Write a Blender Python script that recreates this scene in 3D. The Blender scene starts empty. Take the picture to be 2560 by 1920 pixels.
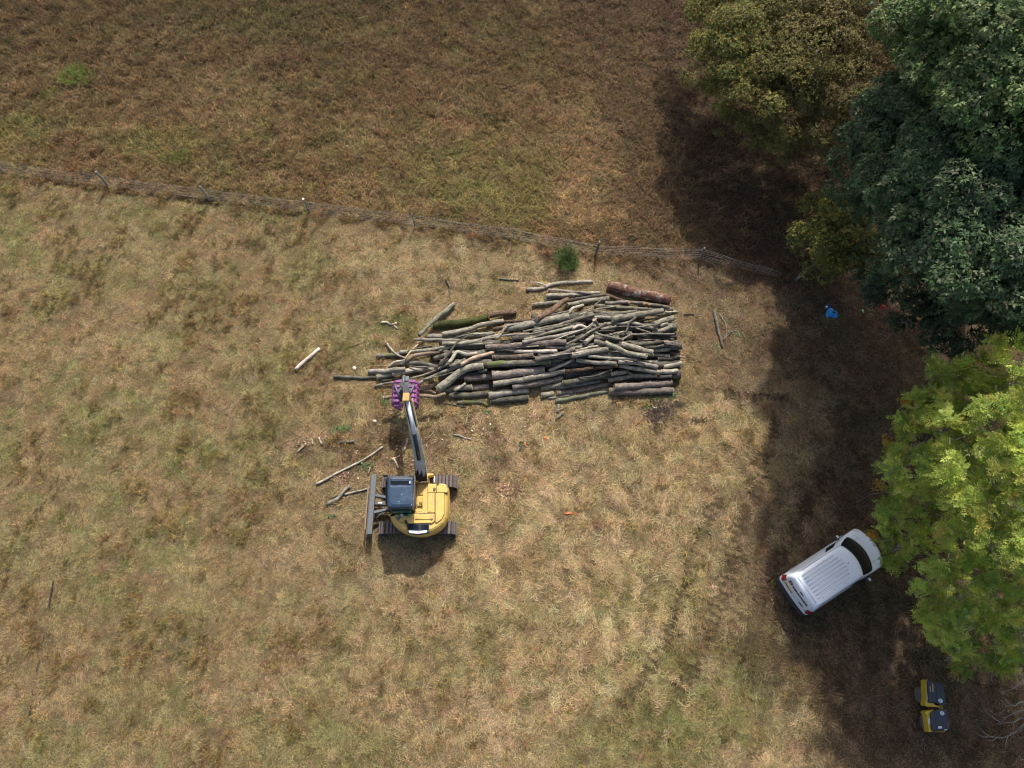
import bpy, bmesh, math, random
import numpy as np
from mathutils import Vector, Matrix

# ------------------------------------------------------------------ camera, sky, sun, exposure
SC = bpy.context.scene
H, TH, F = 32.0, math.radians(23.0), 1775.0
CT, ST = math.cos(TH), math.sin(TH)
cam_data = bpy.data.cameras.new('camera')
cam_data.sensor_width = 36.0
cam_data.lens = F / 2560.0 * 36.0
cam_data.clip_start = 0.5
cam_data.clip_end = 3000.0
cam = bpy.data.objects.new('camera', cam_data)
cam.location = (0, 0, H)
cam.rotation_euler = (TH, 0, 0)
SC.collection.objects.link(cam)
SC.camera = cam

SUN_EL, SUN_AZ = math.radians(48.0), math.radians(11.0)      # azimuth east of north (+Y)
sd = Vector((math.cos(SUN_EL) * math.sin(SUN_AZ), math.cos(SUN_EL) * math.cos(SUN_AZ), math.sin(SUN_EL)))
world = bpy.data.worlds.new('World')
SC.world = world
world.use_nodes = True
wn = world.node_tree.nodes
sky = wn.new('ShaderNodeTexSky')
sky.sky_type = 'NISHITA'
sky.sun_disc = False
sky.sun_elevation = SUN_EL
sky.sun_rotation = SUN_AZ
sky.air_density = 1.0
sky.dust_density = 4.0
world.node_tree.links.new(sky.outputs[0], wn['Background'].inputs[0])
wn['Background'].inputs[1].default_value = 0.115
sun_data = bpy.data.lights.new('sun', 'SUN')
sun_data.energy = 3.3
sun_data.angle = math.radians(1.0)
sun_data.color = (1.0, 0.95, 0.86)
sun = bpy.data.objects.new('sun', sun_data)
sun.rotation_euler = sd.to_track_quat('Z', 'Y').to_euler()
sun.location = (0, 0, 60)
SC.collection.objects.link(sun)
SC.view_settings.view_transform = 'Standard'
SC.view_settings.look = 'None'
SC.view_settings.gamma = 1.0
SC.view_settings.use_curve_mapping = False
SC.view_settings.exposure = 0.50
SC.cycles.max_bounces = 6
SC.cycles.diffuse_bounces = 3
SC.cycles.transparent_max_bounces = 8
SC.cycles.use_denoising = True
SC.cycles.denoiser = 'OPENIMAGEDENOISE'
SC.cycles.denoising_input_passes = 'RGB_ALBEDO_NORMAL'
SC.cycles.denoising_prefilter = 'ACCURATE'
SC.cycles.filter_width = 1.15
SC.cycles.sample_clamp_indirect = 4.0

rng = np.random.default_rng(7)
random.seed(7)
COL = SC.collection

# ------------------------------------------------------------------ helpers
def P(x, y, h=0.0):
    """the place at height h that the photograph shows at pixel x, y (of 2560 x 1920)"""
    u, v = x - 1280.0, 960.0 - y
    t = (H - h) / (F * CT - v * ST)
    return Vector((u * t, (v * CT + F * ST) * t, h))

def vnoise(x, y, seed=0):
    x = np.asarray(x, float); y = np.asarray(y, float)
    xi = np.floor(x).astype(np.int64); yi = np.floor(y).astype(np.int64)
    fx, fy = x - xi, y - yi
    fx = fx * fx * (3 - 2 * fx); fy = fy * fy * (3 - 2 * fy)
    def hsh(a, b):
        n = (a * 374761393 + b * 668265263 + seed * 974634777) & 0xffffffff
        n = ((n ^ (n >> 13)) * 1274126177) & 0xffffffff
        return ((n ^ (n >> 16)) & 0xffff) / 65535.0
    a, b = hsh(xi, yi), hsh(xi + 1, yi)
    c, d = hsh(xi, yi + 1), hsh(xi + 1, yi + 1)
    return (a * (1 - fx) + b * fx) * (1 - fy) + (c * (1 - fx) + d * fx) * fy

def fbm(x, y, seed=0, oct=4):
    s, a, t = 0, 1.0, 0
    for i in range(oct):
        s = s + a * vnoise(np.asarray(x) * 2 ** i, np.asarray(y) * 2 ** i, seed + i * 17)
        t += a; a *= 0.55
    return s / t

def sstep(a, b, x):
    t = np.clip((x - a) / (b - a), 0, 1)
    return t * t * (3 - 2 * t)

def tag(o, label=None, cat=None, group=None, kind=None):
    if label: o['label'] = label
    if cat: o['category'] = cat
    if group: o['group'] = group
    if kind: o['kind'] = kind
    return o

def empty(name, loc, label=None, cat=None, group=None, rz=0.0):
    o = bpy.data.objects.new(name, None)
    o.location = loc; o.rotation_euler = (0, 0, rz)
    o.empty_display_size = 0.3
    COL.objects.link(o)
    return tag(o, label, cat, group)

def put(name, me, parent=None, loc=None, world_verts=True):
    """link a mesh; when it has a parent its vertices are given in the parent's frame"""
    o = bpy.data.objects.new(name, me)
    COL.objects.link(o)
    if parent is not None: o.parent = parent
    if loc is not None: o.location = loc
    return o

def mesh_np(name, V, faces, mats=(), mi=None, smooth=False):
    me = bpy.data.meshes.new(name)
    me.from_pydata([tuple(v) for v in V], [], [tuple(f) for f in faces])
    for m in mats: me.materials.append(m)
    if mi is not None: me.polygons.foreach_set('material_index', np.asarray(mi, np.int32))
    if smooth: me.polygons.foreach_set('use_smooth', np.ones(len(me.polygons), bool))
    me.update()
    return me

def quads_np(name, V, Q, mat, col=None, smooth=False):
    """fast mesh of quads; col = per-vertex rgb"""
    V = np.asarray(V, np.float32); Q = np.asarray(Q, np.int32)
    me = bpy.data.meshes.new(name)
    me.vertices.add(len(V)); me.vertices.foreach_set('co', V.ravel())
    me.loops.add(Q.size); me.loops.foreach_set('vertex_index', Q.ravel())
    me.polygons.add(len(Q))
    k = Q.shape[1]
    me.polygons.foreach_set('loop_start', np.arange(0, Q.size, k, dtype=np.int32))
    me.polygons.foreach_set('loop_total', np.full(len(Q), k, np.int32))
    if smooth: me.polygons.foreach_set('use_smooth', np.ones(len(Q), bool))
    me.update(calc_edges=True)
    if col is not None:
        a = me.attributes.new('col', 'FLOAT_COLOR', 'POINT')
        c = np.ones((len(V), 4), np.float32); c[:, :3] = col
        a.data.foreach_set('color', c.ravel())
    if mat: me.materials.append(mat)
    return me

def prism(pts, z0, z1, mat, bevel=0.0, seg=2, taper=0.0, name='prism'):
    """polygon (x, y) raised from z0 to z1; taper pulls the top in"""
    bm = bmesh.new()
    c = Vector((sum(p[0] for p in pts) / len(pts), sum(p[1] for p in pts) / len(pts)))
    lo = [bm.verts.new((p[0], p[1], z0)) for p in pts]
    hi = []
    for p in pts:
        d = Vector((p[0], p[1])) - c
        k = 1 - taper / max(d.length, 1e-6)
        q = c + d * k
        hi.append(bm.verts.new((q.x, q.y, z1)))
    n = len(pts)
    top = bm.faces.new(hi); bm.faces.new(lo[::-1])
    for i in range(n):
        bm.faces.new((lo[i], lo[(i + 1) % n], hi[(i + 1) % n], hi[i]))
    bmesh.ops.recalc_face_normals(bm, faces=bm.faces)
    if bevel > 0:
        ed = [e for e in bm.edges if any(f is top for f in e.link_faces)]
        if n <= 8: ed = list(bm.edges)
        bmesh.ops.bevel(bm, geom=ed, offset=bevel, segments=seg, affect='EDGES', profile=0.6)
    me = bpy.data.meshes.new(name); bm.to_mesh(me); bm.free()
    me.materials.append(mat)
    return me

def box(c, s, mat, bevel=0.0, rot=None, name='box', seg=2):
    bm = bmesh.new()
    bmesh.ops.create_cube(bm, size=1.0)
    bmesh.ops.scale(bm, vec=Vector(s), verts=bm.verts)
    if bevel > 0: bmesh.ops.bevel(bm, geom=list(bm.edges), offset=bevel, segments=seg, affect='EDGES', profile=0.6)
    if rot is not None: bmesh.ops.transform(bm, matrix=rot.to_4x4(), verts=bm.verts)
    bmesh.ops.translate(bm, vec=Vector(c), verts=bm.verts)
    me = bpy.data.meshes.new(name); bm.to_mesh(me); bm.free()
    me.materials.append(mat)
    return me

def tube_arrays(pts, rad, n=10, rough=0.0, caps=True, r=random):
    pts = [Vector(p) for p in pts]
    V, Fc = [], []
    up = Vector((0, 0, 1))
    N = len(pts)
    t0 = (pts[1] - pts[0]).normalized()
    if abs(t0.z) > 0.9: up = Vector((0, 1, 0))
    side = t0.cross(up).normalized()
    for i, p in enumerate(pts):
        t = (pts[min(i + 1, N - 1)] - pts[max(i - 1, 0)]).normalized()
        side = (side - t * side.dot(t)).normalized()
        nrm = side.cross(t)
        ri = rad[i] if hasattr(rad, '__len__') else rad
        for k in range(n):
            a = 2 * math.pi * k / n
            q = ri * (1 + (r.uniform(-rough, rough) if rough else 0))
            V.append(p + side * (math.cos(a) * q) + nrm * (math.sin(a) * q))
    for i in range(N - 1):
        for k in range(n):
            k2 = (k + 1) % n
            Fc.append((i * n + k, (i + 1) * n + k, (i + 1) * n + k2, i * n + k2))
    if caps:
        Fc.append(tuple(range(n)))
        Fc.append(tuple((N - 1) * n + k for k in reversed(range(n))))
    return V, Fc

def tube(pts, rad, mat, n=10, rough=0.0, caps=True, name='tube', smooth=True):
    V, Fc = tube_arrays(pts, rad, n, rough, caps)
    me = mesh_np(name, V, Fc, [mat])
    if smooth:
        me.polygons.foreach_set('use_smooth', np.array([len(f) == 4 for f in Fc]))
    return me

def join_tubes(specs, mat, name='branches', n=6, rough=0.06):
    V, Fc = [], []
    for pts, rad in specs:
        v, f = tube_arrays(pts, rad, n, rough)
        b = len(V); V += v; Fc += [tuple(i + b for i in q) for q in f]
    me = mesh_np(name, V, Fc, [mat])
    me.polygons.foreach_set('use_smooth', np.array([len(f) == 4 for f in Fc]))
    return me

def merge(meshes, name='merged'):
    bm = bmesh.new()
    mats = []
    for m in meshes:
        b = len(bm.faces)
        bm.from_mesh(m)
        for mt in m.materials:
            if mt not in mats: mats.append(mt)
        idx = [mats.index(mt) for mt in m.materials]
        bm.faces.ensure_lookup_table()
        for f in bm.faces[b:]:
            f.material_index = idx[min(f.material_index, len(idx) - 1)]
    me = bpy.data.meshes.new(name); bm.to_mesh(me); bm.free()
    for mt in mats: me.materials.append(mt)
    return me

def catmull(pts, m=6):
    pts = [Vector(p) for p in pts]
    if len(pts) == 2:
        return [pts[0].lerp(pts[1], i / m) for i in range(m + 1)]
    out = []
    e = [pts[0] * 2 - pts[1]] + pts + [pts[-1] * 2 - pts[-2]]
    for i in range(1, len(e) - 2):
        a, b, c, d = e[i - 1], e[i], e[i + 1], e[i + 2]
        for k in range(m):
            t = k / m
            out.append(0.5 * ((2 * b) + (c - a) * t + (2 * a - 5 * b + 4 * c - d) * t * t + (3 * b - a - 3 * c + d) * t ** 3))
    out.append(pts[-1])
    return out

# ------------------------------------------------------------------ materials
def newmat(name):
    m = bpy.data.materials.new(name); m.use_nodes = True
    nt = m.node_tree
    return m, nt, nt.nodes['Principled BSDF']

def simple(name, c, rough=0.5, metal=0.0, var=0.12, scale=6.0, spec=0.5, bump=0.0, dirt=None, dirt_amt=0.0, coat=0.0):
    m, nt, b = newmat(name)
    N, L = nt.nodes, nt.links
    tc = N.new('ShaderNodeTexCoord')
    nz = N.new('ShaderNodeTexNoise'); nz.inputs['Scale'].default_value = scale; nz.inputs['Detail'].default_value = 6
    L.new(tc.outputs['Object'], nz.inputs['Vector'])
    mx = N.new('ShaderNodeMix'); mx.data_type = 'RGBA'
    mx.inputs[6].default_value = (*[x * (1 - var) for x in c], 1)
    mx.inputs[7].default_value = (*[min(1, x * (1 + var)) for x in c], 1)
    L.new(nz.outputs['Fac'], mx.inputs[0])
    out = mx.outputs[2]
    if dirt:
        n2 = N.new('ShaderNodeTexNoise'); n2.inputs['Scale'].default_value = scale * 0.6; n2.inputs['Detail'].default_value = 9
        n2.inputs['Roughness'].default_value = 0.7
        L.new(tc.outputs['Object'], n2.inputs['Vector'])
        rp = N.new('ShaderNodeMapRange'); rp.inputs[1].default_value = 0.5; rp.inputs[2].default_value = 0.72
        rp.inputs[3].default_value = 0; rp.inputs[4].default_value = dirt_amt
        L.new(n2.outputs['Fac'], rp.inputs[0])
        m2 = N.new('ShaderNodeMix'); m2.data_type = 'RGBA'
        L.new(rp.outputs[0], m2.inputs[0]); L.new(out, m2.inputs[6]); m2.inputs[7].default_value = (*dirt, 1)
        out = m2.outputs[2]
    L.new(out, b.inputs['Base Color'])
    b.inputs['Roughness'].default_value = rough
    b.inputs['Metallic'].default_value = metal
    b.inputs['Specular IOR Level'].default_value = spec
    if coat: b.inputs['Coat Weight'].default_value = coat
    if bump:
        bp = N.new('ShaderNodeBump'); bp.inputs['Strength'].default_value = bump; bp.inputs['Distance'].default_value = 0.02
        L.new(nz.outputs['Fac'], bp.inputs['Height']); L.new(bp.outputs[0], b.inputs['Normal'])
    return m

def bark(name, base, dark, patch=None, patch_amt=0.5, patch_scale=2.0, scale=9.0, bump=0.5, pmin=0.52):
    """long-grained bark: streaks along the log's local x, per-log tone"""
    m, nt, b = newmat(name)
    N, L = nt.nodes, nt.links
    tc = N.new('ShaderNodeTexCoord'); oi = N.new('ShaderNodeObjectInfo')
    add = N.new('ShaderNodeVectorMath'); add.operation = 'ADD'
    sc_ = N.new('ShaderNodeVectorMath'); sc_.operation = 'SCALE'; sc_.inputs[3].default_value = 37.0
    cb = N.new('ShaderNodeCombineXYZ'); L.new(oi.outputs['Random'], cb.inputs[0]); L.new(oi.outputs['Random'], cb.inputs[1])
    L.new(cb.outputs[0], sc_.inputs[0])
    L.new(tc.outputs['Object'], add.inputs[0]); L.new(sc_.outputs[0], add.inputs[1])
    mp = N.new('ShaderNodeMapping'); mp.inputs['Scale'].default_value = (1.0, 5.0, 5.0)
    L.new(add.outputs[0], mp.inputs[0])
    n1 = N.new('ShaderNodeTexNoise'); n1.inputs['Scale'].default_value = scale * 0.5; n1.inputs['Detail'].default_value = 8; n1.inputs['Roughness'].default_value = 0.65
    L.new(mp.outputs[0], n1.inputs['Vector'])
    rp = N.new('ShaderNodeValToRGB')
    rp.color_ramp.elements[0].position = 0.36; rp.color_ramp.elements[0].color = (*dark, 1)
    rp.color_ramp.elements[1].position = 0.58; rp.color_ramp.elements[1].color = (*base, 1)
    L.new(n1.outputs['Fac'], rp.inputs[0])
    out = rp.outputs[0]
    if patch:
        n2 = N.new('ShaderNodeTexNoise'); n2.inputs['Scale'].default_value = patch_scale; n2.inputs['Detail'].default_value = 7; n2.inputs['Roughness'].default_value = 0.68
        L.new(add.outputs[0], n2.inputs['Vector'])
        mr = N.new('ShaderNodeMapRange'); mr.inputs[1].default_value = pmin; mr.inputs[2].default_value = pmin + 0.1
        mr.inputs[4].default_value = patch_amt
        L.new(n2.outputs['Fac'], mr.inputs[0])
        m2 = N.new('ShaderNodeMix'); m2.data_type = 'RGBA'
        L.new(mr.outputs[0], m2.inputs[0]); L.new(out, m2.inputs[6]); m2.inputs[7].default_value = (*patch, 1)
        out = m2.outputs[2]
    n3 = N.new('ShaderNodeTexNoise'); n3.inputs['Scale'].default_value = 3.2; n3.inputs['Detail'].default_value = 6; n3.inputs['Roughness'].default_value = .7
    L.new(add.outputs[0], n3.inputs['Vector'])
    r3 = N.new('ShaderNodeMapRange'); r3.inputs[1].default_value = .34; r3.inputs[2].default_value = .66; r3.inputs[3].default_value = .55; r3.inputs[4].default_value = 1.4
    L.new(n3.outputs['Fac'], r3.inputs[0])
    v3 = N.new('ShaderNodeVectorMath'); v3.operation = 'SCALE'; L.new(out, v3.inputs[0]); L.new(r3.outputs[0], v3.inputs[3]); out = v3.outputs[0]
    hs = N.new('ShaderNodeHueSaturation')
    hm = N.new('ShaderNodeMath'); hm.operation = 'MULTIPLY'; hm.inputs[1].default_value = 7.31; hf = N.new('ShaderNodeMath'); hf.operation = 'FRACT'
    L.new(oi.outputs['Random'], hm.inputs[0]); L.new(hm.outputs[0], hf.inputs[0])
    hr = N.new('ShaderNodeMapRange'); hr.inputs[3].default_value = .478; hr.inputs[4].default_value = .512; L.new(hf.outputs[0], hr.inputs[0]); L.new(hr.outputs[0], hs.inputs['Hue'])
    mv = N.new('ShaderNodeMapRange'); mv.inputs[3].default_value = 0.68; mv.inputs[4].default_value = 1.28
    L.new(oi.outputs['Random'], mv.inputs[0]); L.new(mv.outputs[0], hs.inputs['Value']); L.new(out, hs.inputs['Color'])
    L.new(hs.outputs[0], b.inputs['Base Color'])
    b.inputs['Roughness'].default_value = 0.85
    b.inputs['Specular IOR Level'].default_value = 0.25
    bp = N.new('ShaderNodeBump'); bp.inputs['Strength'].default_value = bump; bp.inputs['Distance'].default_value = 0.03
    L.new(n1.outputs['Fac'], bp.inputs['Height']); L.new(bp.outputs[0], b.inputs['Normal'])
    return m

def leafmat(name, trans=0.35, gloss=0.35, attr='col', at='GEOMETRY', var=0.0):
    m = bpy.data.materials.new(name); m.use_nodes = True
    nt = m.node_tree; N, L = nt.nodes, nt.links
    b = N['Principled BSDF']; o = N['Material Output']
    a = N.new('ShaderNodeAttribute'); a.attribute_name = attr; a.attribute_type = at
    c = a.outputs['Color']
    if var:
        s = N.new('ShaderNodeAttribute'); s.attribute_name = 'shade'; s.attribute_type = 'GEOMETRY'
        mp = N.new('ShaderNodeMapRange'); mp.inputs[3].default_value = 1 - var; mp.inputs[4].default_value = 1 + var
        L.new(s.outputs['Fac'], mp.inputs[0])
        vm = N.new('ShaderNodeVectorMath'); vm.operation = 'SCALE'
        L.new(c, vm.inputs[0]); L.new(mp.outputs[0], vm.inputs[3]); c = vm.outputs[0]
    L.new(c, b.inputs['Base Color'])
    b.inputs['Roughness'].default_value = 1 - gloss
    b.inputs['Specular IOR Level'].default_value = 0.3
    if trans:
        tr = N.new('ShaderNodeBsdfTranslucent'); L.new(c, tr.inputs['Color'])
        mx = N.new('ShaderNodeMixShader'); mx.inputs[0].default_value = trans
        L.new(b.outputs[0], mx.inputs[1]); L.new(tr.outputs[0], mx.inputs[2])
        L.new(mx.outputs[0], o.inputs['Surface'])
    return m

M = {}
M['greygreen'] = bark('greygreen bark', (0.305, 0.288, 0.222), (0.10, 0.09, 0.055), (0.35, 0.33, 0.26), 0.5, 3.5)
M['grey'] = bark('grey bark', (0.32, 0.295, 0.245), (0.11, 0.095, 0.07), (0.15, 0.15, 0.11), 0.5, 3.0)
M['pinkgrey'] = bark('pink grey bark', (0.29, 0.255, 0.21), (0.11, 0.085, 0.07), (0.33, 0.22, 0.16), 0.5, 4.0, bump=0.8)
M['dark'] = bark('dark bark', (0.13, 0.12, 0.095), (0.045, 0.04, 0.03), (0.2, 0.2, 0.17), 0.5, 4.0)
M['brown'] = bark('rough brown bark', (0.19, 0.13, 0.085), (0.05, 0.03, 0.02), (0.42, 0.22, 0.10), 0.6, 5.0, bump=1.0, pmin=0.60)
M['trunkbrown'] = bark('flaking brown trunk bark', (0.17, 0.10, 0.06), (0.06, 0.033, 0.022), (0.36, 0.33, 0.29), 0.75, 2.6, bump=1.0, pmin=0.50)
M['mossy'] = bark('green mossy bark', (0.095, 0.115, 0.028), (0.04, 0.048, 0.018), (0.17, 0.15, 0.09), 0.5, 2.0, bump=0.8, pmin=0.6)
M['halfmoss'] = bark('bark with moss patches', (0.21, 0.195, 0.15), (0.09, 0.08, 0.06), (0.08, 0.12, 0.025), 0.9, 1.6, bump=0.7, pmin=0.5)
M['tan'] = bark('peeled tan wood', (0.44, 0.35, 0.235), (0.26, 0.18, 0.12), (0.2, 0.14, 0.09), 0.5, 2.5, bump=0.3, pmin=0.58)
M['white'] = bark('peeled white wood', (0.68, 0.60, 0.50), (0.45, 0.36, 0.27), (0.35, 0.29, 0.23), 0.5, 2.0, bump=0.2, pmin=0.58)
M['torn'] = bark('bark with torn pale wood', (0.2, 0.17, 0.12), (0.09, 0.08, 0.06), (0.62, 0.45, 0.34), 0.95, 1.3, bump=0.6, pmin=0.5)
M['lightgrey'] = bark('light grey bark', (0.42, 0.38, 0.30), (0.2, 0.18, 0.15), (0.24, 0.23, 0.18), 0.4, 3.0)
M['cut'] = simple('sawn log end', (0.52, 0.40, 0.26), 0.8, var=0.3, scale=25, dirt=(0.2, 0.13, 0.08), dirt_amt=0.7)
M['cutwhite'] = simple('fresh white sawn end', (0.78, 0.70, 0.58), 0.8, var=0.12, scale=25)
M['cutorange'] = simple('fresh orange sawn end', (0.60, 0.30, 0.12), 0.8, var=0.2, scale=25)

# ------------------------------------------------------------------ the field: colour of the sward at a place
POSTS_PX = [(-215, 405), (12, 433), (273, 468), (524, 500), (773, 531), (1037, 567), (1283, 600), (1487, 640), (1745, 653), (1983, 705)]
POSTS = [P(x, y) for x, y in POSTS_PX]
FX = np.array([p.x for p in POSTS]); FY = np.array([p.y for p in POSTS])
def fence_y(x): return np.interp(x, FX, FY)

def blob(X, Y, px, py, rx, ry, seed=0, wob=0.5, ang=0.0):
    """soft uneven patch centred on the place seen at px, py; radii in metres"""
    c = P(px, py)
    dx, dy = X - c.x, Y - c.y
    ca, sa = math.cos(ang), math.sin(ang)
    dx, dy = dx * ca + dy * sa, -dx * sa + dy * ca
    d = np.sqrt((dx / rx) ** 2 + (dy / ry) ** 2)
    d = d + (fbm(X * 0.9, Y * 0.9, 100 + seed, 3) - 0.5) * 2 * wob
    return 1 - sstep(0.55, 1.15, d)

TRACK = catmull([P(1935, 1060), P(1900, 1190), P(1850, 1310), P(1815, 1450), P(1755, 1620), P(1670, 1780), P(1580, 1900)], 24)
TRACK4 = catmull([P(1800, 1230), P(1745, 1360), P(1700, 1500), P(1640, 1640), P(1560, 1760)], 24)
TRACK2 = catmull([P(2075, 1180), P(2005, 1290), P(1950, 1400), P(1900, 1520), P(1850, 1650)], 24)
TRACK3 = catmull([P(1690, 975), P(1780, 985), P(1870, 990), P(1960, 1000)], 24)
BAND = [None]
def track_rungs(X, Y):
    """0..1 where the lugs of a crawler track pressed slots into the ground"""
    out = np.zeros_like(X); BAND[0] = np.zeros_like(X)
    for T, hw in ((TRACK, 0.42), (TRACK2, 0.4), (TRACK3, 0.38), (TRACK4, 0.36)):
        T = np.array([(p.x, p.y) for p in T])
        seg = np.r_[0, np.cumsum(np.hypot(*np.diff(T, axis=0).T))]
        near = (X > T[:, 0].min() - 1) & (X < T[:, 0].max() + 1) & (Y > T[:, 1].min() - 1) & (Y < T[:, 1].max() + 1)
        idx = np.where(near)
        if len(idx[0]) == 0: continue
        x, y = X[idx], Y[idx]
        best = np.full(x.shape, 1e9); s = np.zeros(x.shape)
        for i in range(len(T) - 1):
            a, b = T[i], T[i + 1]; d = b - a; l2 = d @ d
            t = np.clip(((x - a[0]) * d[0] + (y - a[1]) * d[1]) / l2, 0, 1)
            dist = np.hypot(x - a[0] - t * d[0], y - a[1] - t * d[1])
            m = dist < best
            best[m] = dist[m]; s[m] = seg[i] + t[m] * math.sqrt(l2)
        lat = 1 - sstep(hw * 0.85, hw * 1.05, best)
        BAND[0][idx] = np.maximum(BAND[0][idx], lat)
        fr = np.abs(((s / 0.34) % 1) - 0.5) * 2
        ru = sstep(0.30, 0.60, fr) * lat * .95 * sstep(0.28, 0.46, fbm(x * 0.8, y * 0.8, 55, 2))
        out[idx] = np.maximum(out[idx], ru)
    return out

C = lambda *a: np.array(a, float)
STRAW, PALE, BROWN, GREEN, GREYG = C(.345, .254, .134), C(.45, .35, .195), C(.195, .135, .062), C(.165, .160, .056), C(.27, .215, .12)
MBROWN, MTAN, MGREEN, MRED = C(.158, .108, .052), C(.26, .185, .095), C(.135, .120, .045), C(.152, .094, .048)
LITTER = C(.085, .052, .034)
def mixc(a, b, t): return a * (1 - t[..., None]) + b * t[..., None]

def field(X, Y):
    X = np.asarray(X, float); Y = np.asarray(Y, float)
    wx = X + (fbm(X * .35, Y * .35, 3, 3) - .5) * 3; wy = Y + (fbm(X * .35, Y * .35, 4, 3) - .5) * 3
    n0 = fbm(wx * .22, wy * .22, 11, 3)
    n1 = fbm(wx * .75, wy * .75, 12, 4)
    n2 = fbm(wx * 1.7, wy * 1.7, 13, 3)
    n3 = fbm(wx * .5, wy * .5, 14, 4)
    n4 = fbm(X * 2.8, Y * 2.8, 15, 2)
    c = np.broadcast_to(STRAW, X.shape + (3,)).copy()
    c = mixc(c, PALE, sstep(.48, .72, n1) * .42)
    c = mixc(c, BROWN, sstep(.50, .72, n2) * .6)
    c = mixc(c, GREYG, sstep(.5, .7, n0) * .35)
    c = mixc(c, GREEN, sstep(.54, .72, n3) * sstep(.40, .62, n4) * .36)
    c = mixc(c, BROWN * .75, sstep(.56, .74, n4) * .5)
    # left of the field: thinner, browner and greener sward
    left = 1 - sstep(-13, -1, X + (fbm(X * .2, Y * .2, 30, 2) - .5) * 8)
    c = mixc(c, mixc(np.broadcast_to(BROWN * 1.15, c.shape).copy(), GREEN * 1.1, sstep(.45, .6, n3)), left * (.30 + .30 * sstep(.4, .65, n1)))
    for (px, py, rx, ry, a, s) in [(1720, 1750, 4.2, 2.2, .75, 1), (1560, 1850, 4, 1.6, .55, 2), (230, 1500, 2.5, 1.2, .5, 3), (870, 1880, 3, 1.2, .5, 4),
                                   (350, 1750, 3, 1.4, .4, 5), (490, 1150, 1.6, .9, .8, 6), (640, 1090, 1.3, .8, .6, 7), (30, 560, 1.5, 1.5, .7, 8),
                                   (985, 815, 1.2, .6, .9, 9), (1030, 835, .8, .4, .8, 10), (60, 640, 1.6, 1, .6, 11), (1650, 1500, 3, 1.4, .3, 12),
                                   (850, 1050, .9, .3, .6, 13), (1340, 1560, 3, 1.4, .3, 14), (1120, 1640, 3, 1.2, .35, 15), (1960, 1680, 3, 2.5, .6, 16)]:
        c = mixc(c, GREEN * 1.05, blob(X, Y, px, py, rx, ry, s) * a * sstep(.25, .6, n4 + .1))
    tuf = sstep(.55, .70, fbm(X * 1.15, Y * 1.15, 80, 3))
    c = mixc(c, C(.225, .165, .082), tuf * (.22 + .45 * left) * (1 - .5 * sstep(.5, .7, n1)))
    # disturbed ground round the machine and the pile: browner, bark crumbs
    for (px, py, rx, ry, a, s) in [(900, 1120, 2.8, 1.6, .55, 20), (1180, 1120, 3.4, 1.7, .5, 21), (1265, 1225, .7, .5, .9, 22), (1520, 1050, 2.5, .6, .4, 23), (770, 1100, 2, 1, .4, 24), (1650, 1040, .8, .6, .9, 25)]:
        c = mixc(c, C(.13, .078, .05), blob(X, Y, px, py, rx, ry, s) * a * sstep(.35, .6, n4))
    # beyond the fence: tall unmown red-brown meadow
    beyond = sstep(-.7, .5, Y - fence_y(X) + (n4 - .5) * 1.0 + (n2 - .5) * 1.2)
    m = np.broadcast_to(MBROWN, X.shape + (3,)).copy()
    m = mixc(m, MTAN, sstep(.46, .70, n1) * .55)
    m = mixc(m, MGREEN, sstep(.45, .66, n3) * .5)
    m = mixc(m, MRED, sstep(.50, .72, n2) * .6)
    for (px, py, rx, ry, a, s, cc) in [(1180, 430, 5.5, 2.6, .5, 31, MGREEN * 1.3), (640, 60, 4, 2, .5, 32, MGREEN), (1480, 480, 2.6, 2.4, .75, 33, MTAN * 1.05), (1250, 500, 3, 1.6, .5, 36, MGREEN * 1.3),
                                       (370, 360, 3, 1.5, .7, 34, MGREEN * 1.2), (60, 330, 2, 1.2, .8, 35, MGREEN * 1.2), (1470, 330, 2, 2.5, .5, 37, MTAN), (560, 250, 3, 3, .4, 38, MTAN)]:
        m = mixc(m, cc, blob(X, Y, px, py, rx, ry, s) * a)
    m = m * (.85 + .45 * sstep(41, 25, Y))[..., None]
    c = mixc(c, m, beyond)
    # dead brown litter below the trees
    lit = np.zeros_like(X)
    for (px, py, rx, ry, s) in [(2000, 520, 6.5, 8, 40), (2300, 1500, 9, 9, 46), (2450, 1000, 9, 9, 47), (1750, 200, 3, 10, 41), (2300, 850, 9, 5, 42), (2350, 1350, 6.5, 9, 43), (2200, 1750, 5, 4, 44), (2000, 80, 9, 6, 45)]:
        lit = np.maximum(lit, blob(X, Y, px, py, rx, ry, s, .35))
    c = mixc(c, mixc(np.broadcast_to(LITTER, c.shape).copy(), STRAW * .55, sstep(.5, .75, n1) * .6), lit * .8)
    tree_shade = np.zeros_like(X)  # brown dead grass, with the soft tree-line shade painted into its colour
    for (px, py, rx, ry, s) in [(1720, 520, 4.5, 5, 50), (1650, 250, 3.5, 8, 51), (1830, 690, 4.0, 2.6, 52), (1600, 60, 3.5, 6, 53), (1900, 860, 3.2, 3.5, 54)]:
        tree_shade = np.maximum(tree_shade, blob(X, Y, px, py, rx * 1.25, ry * 1.25, s, .3) * .6)
    c = mixc(c, C(.13, .085, .052), tree_shade)
    cc_ = P(1100, 1500); ds = np.hypot(X - cc_.x, (Y - cc_.y) * 1.1)
    st_ = np.sin(ds * 2 * math.pi / 1.05 + 2.5 * fbm(X * .3, Y * .3, 90, 2)) * sstep(3, 7, ds) * (1 - beyond) * sstep(-1, 3, X) * sstep(.35, .6, fbm(X * .4, Y * .4, 91, 2))
    c = c * (1 + .17 * st_)[..., None]
    r = track_rungs(X, Y)
    c = mixc(c, C(.085, .06, .036), r * .8)
    return c, beyond, lit, r, left

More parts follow.
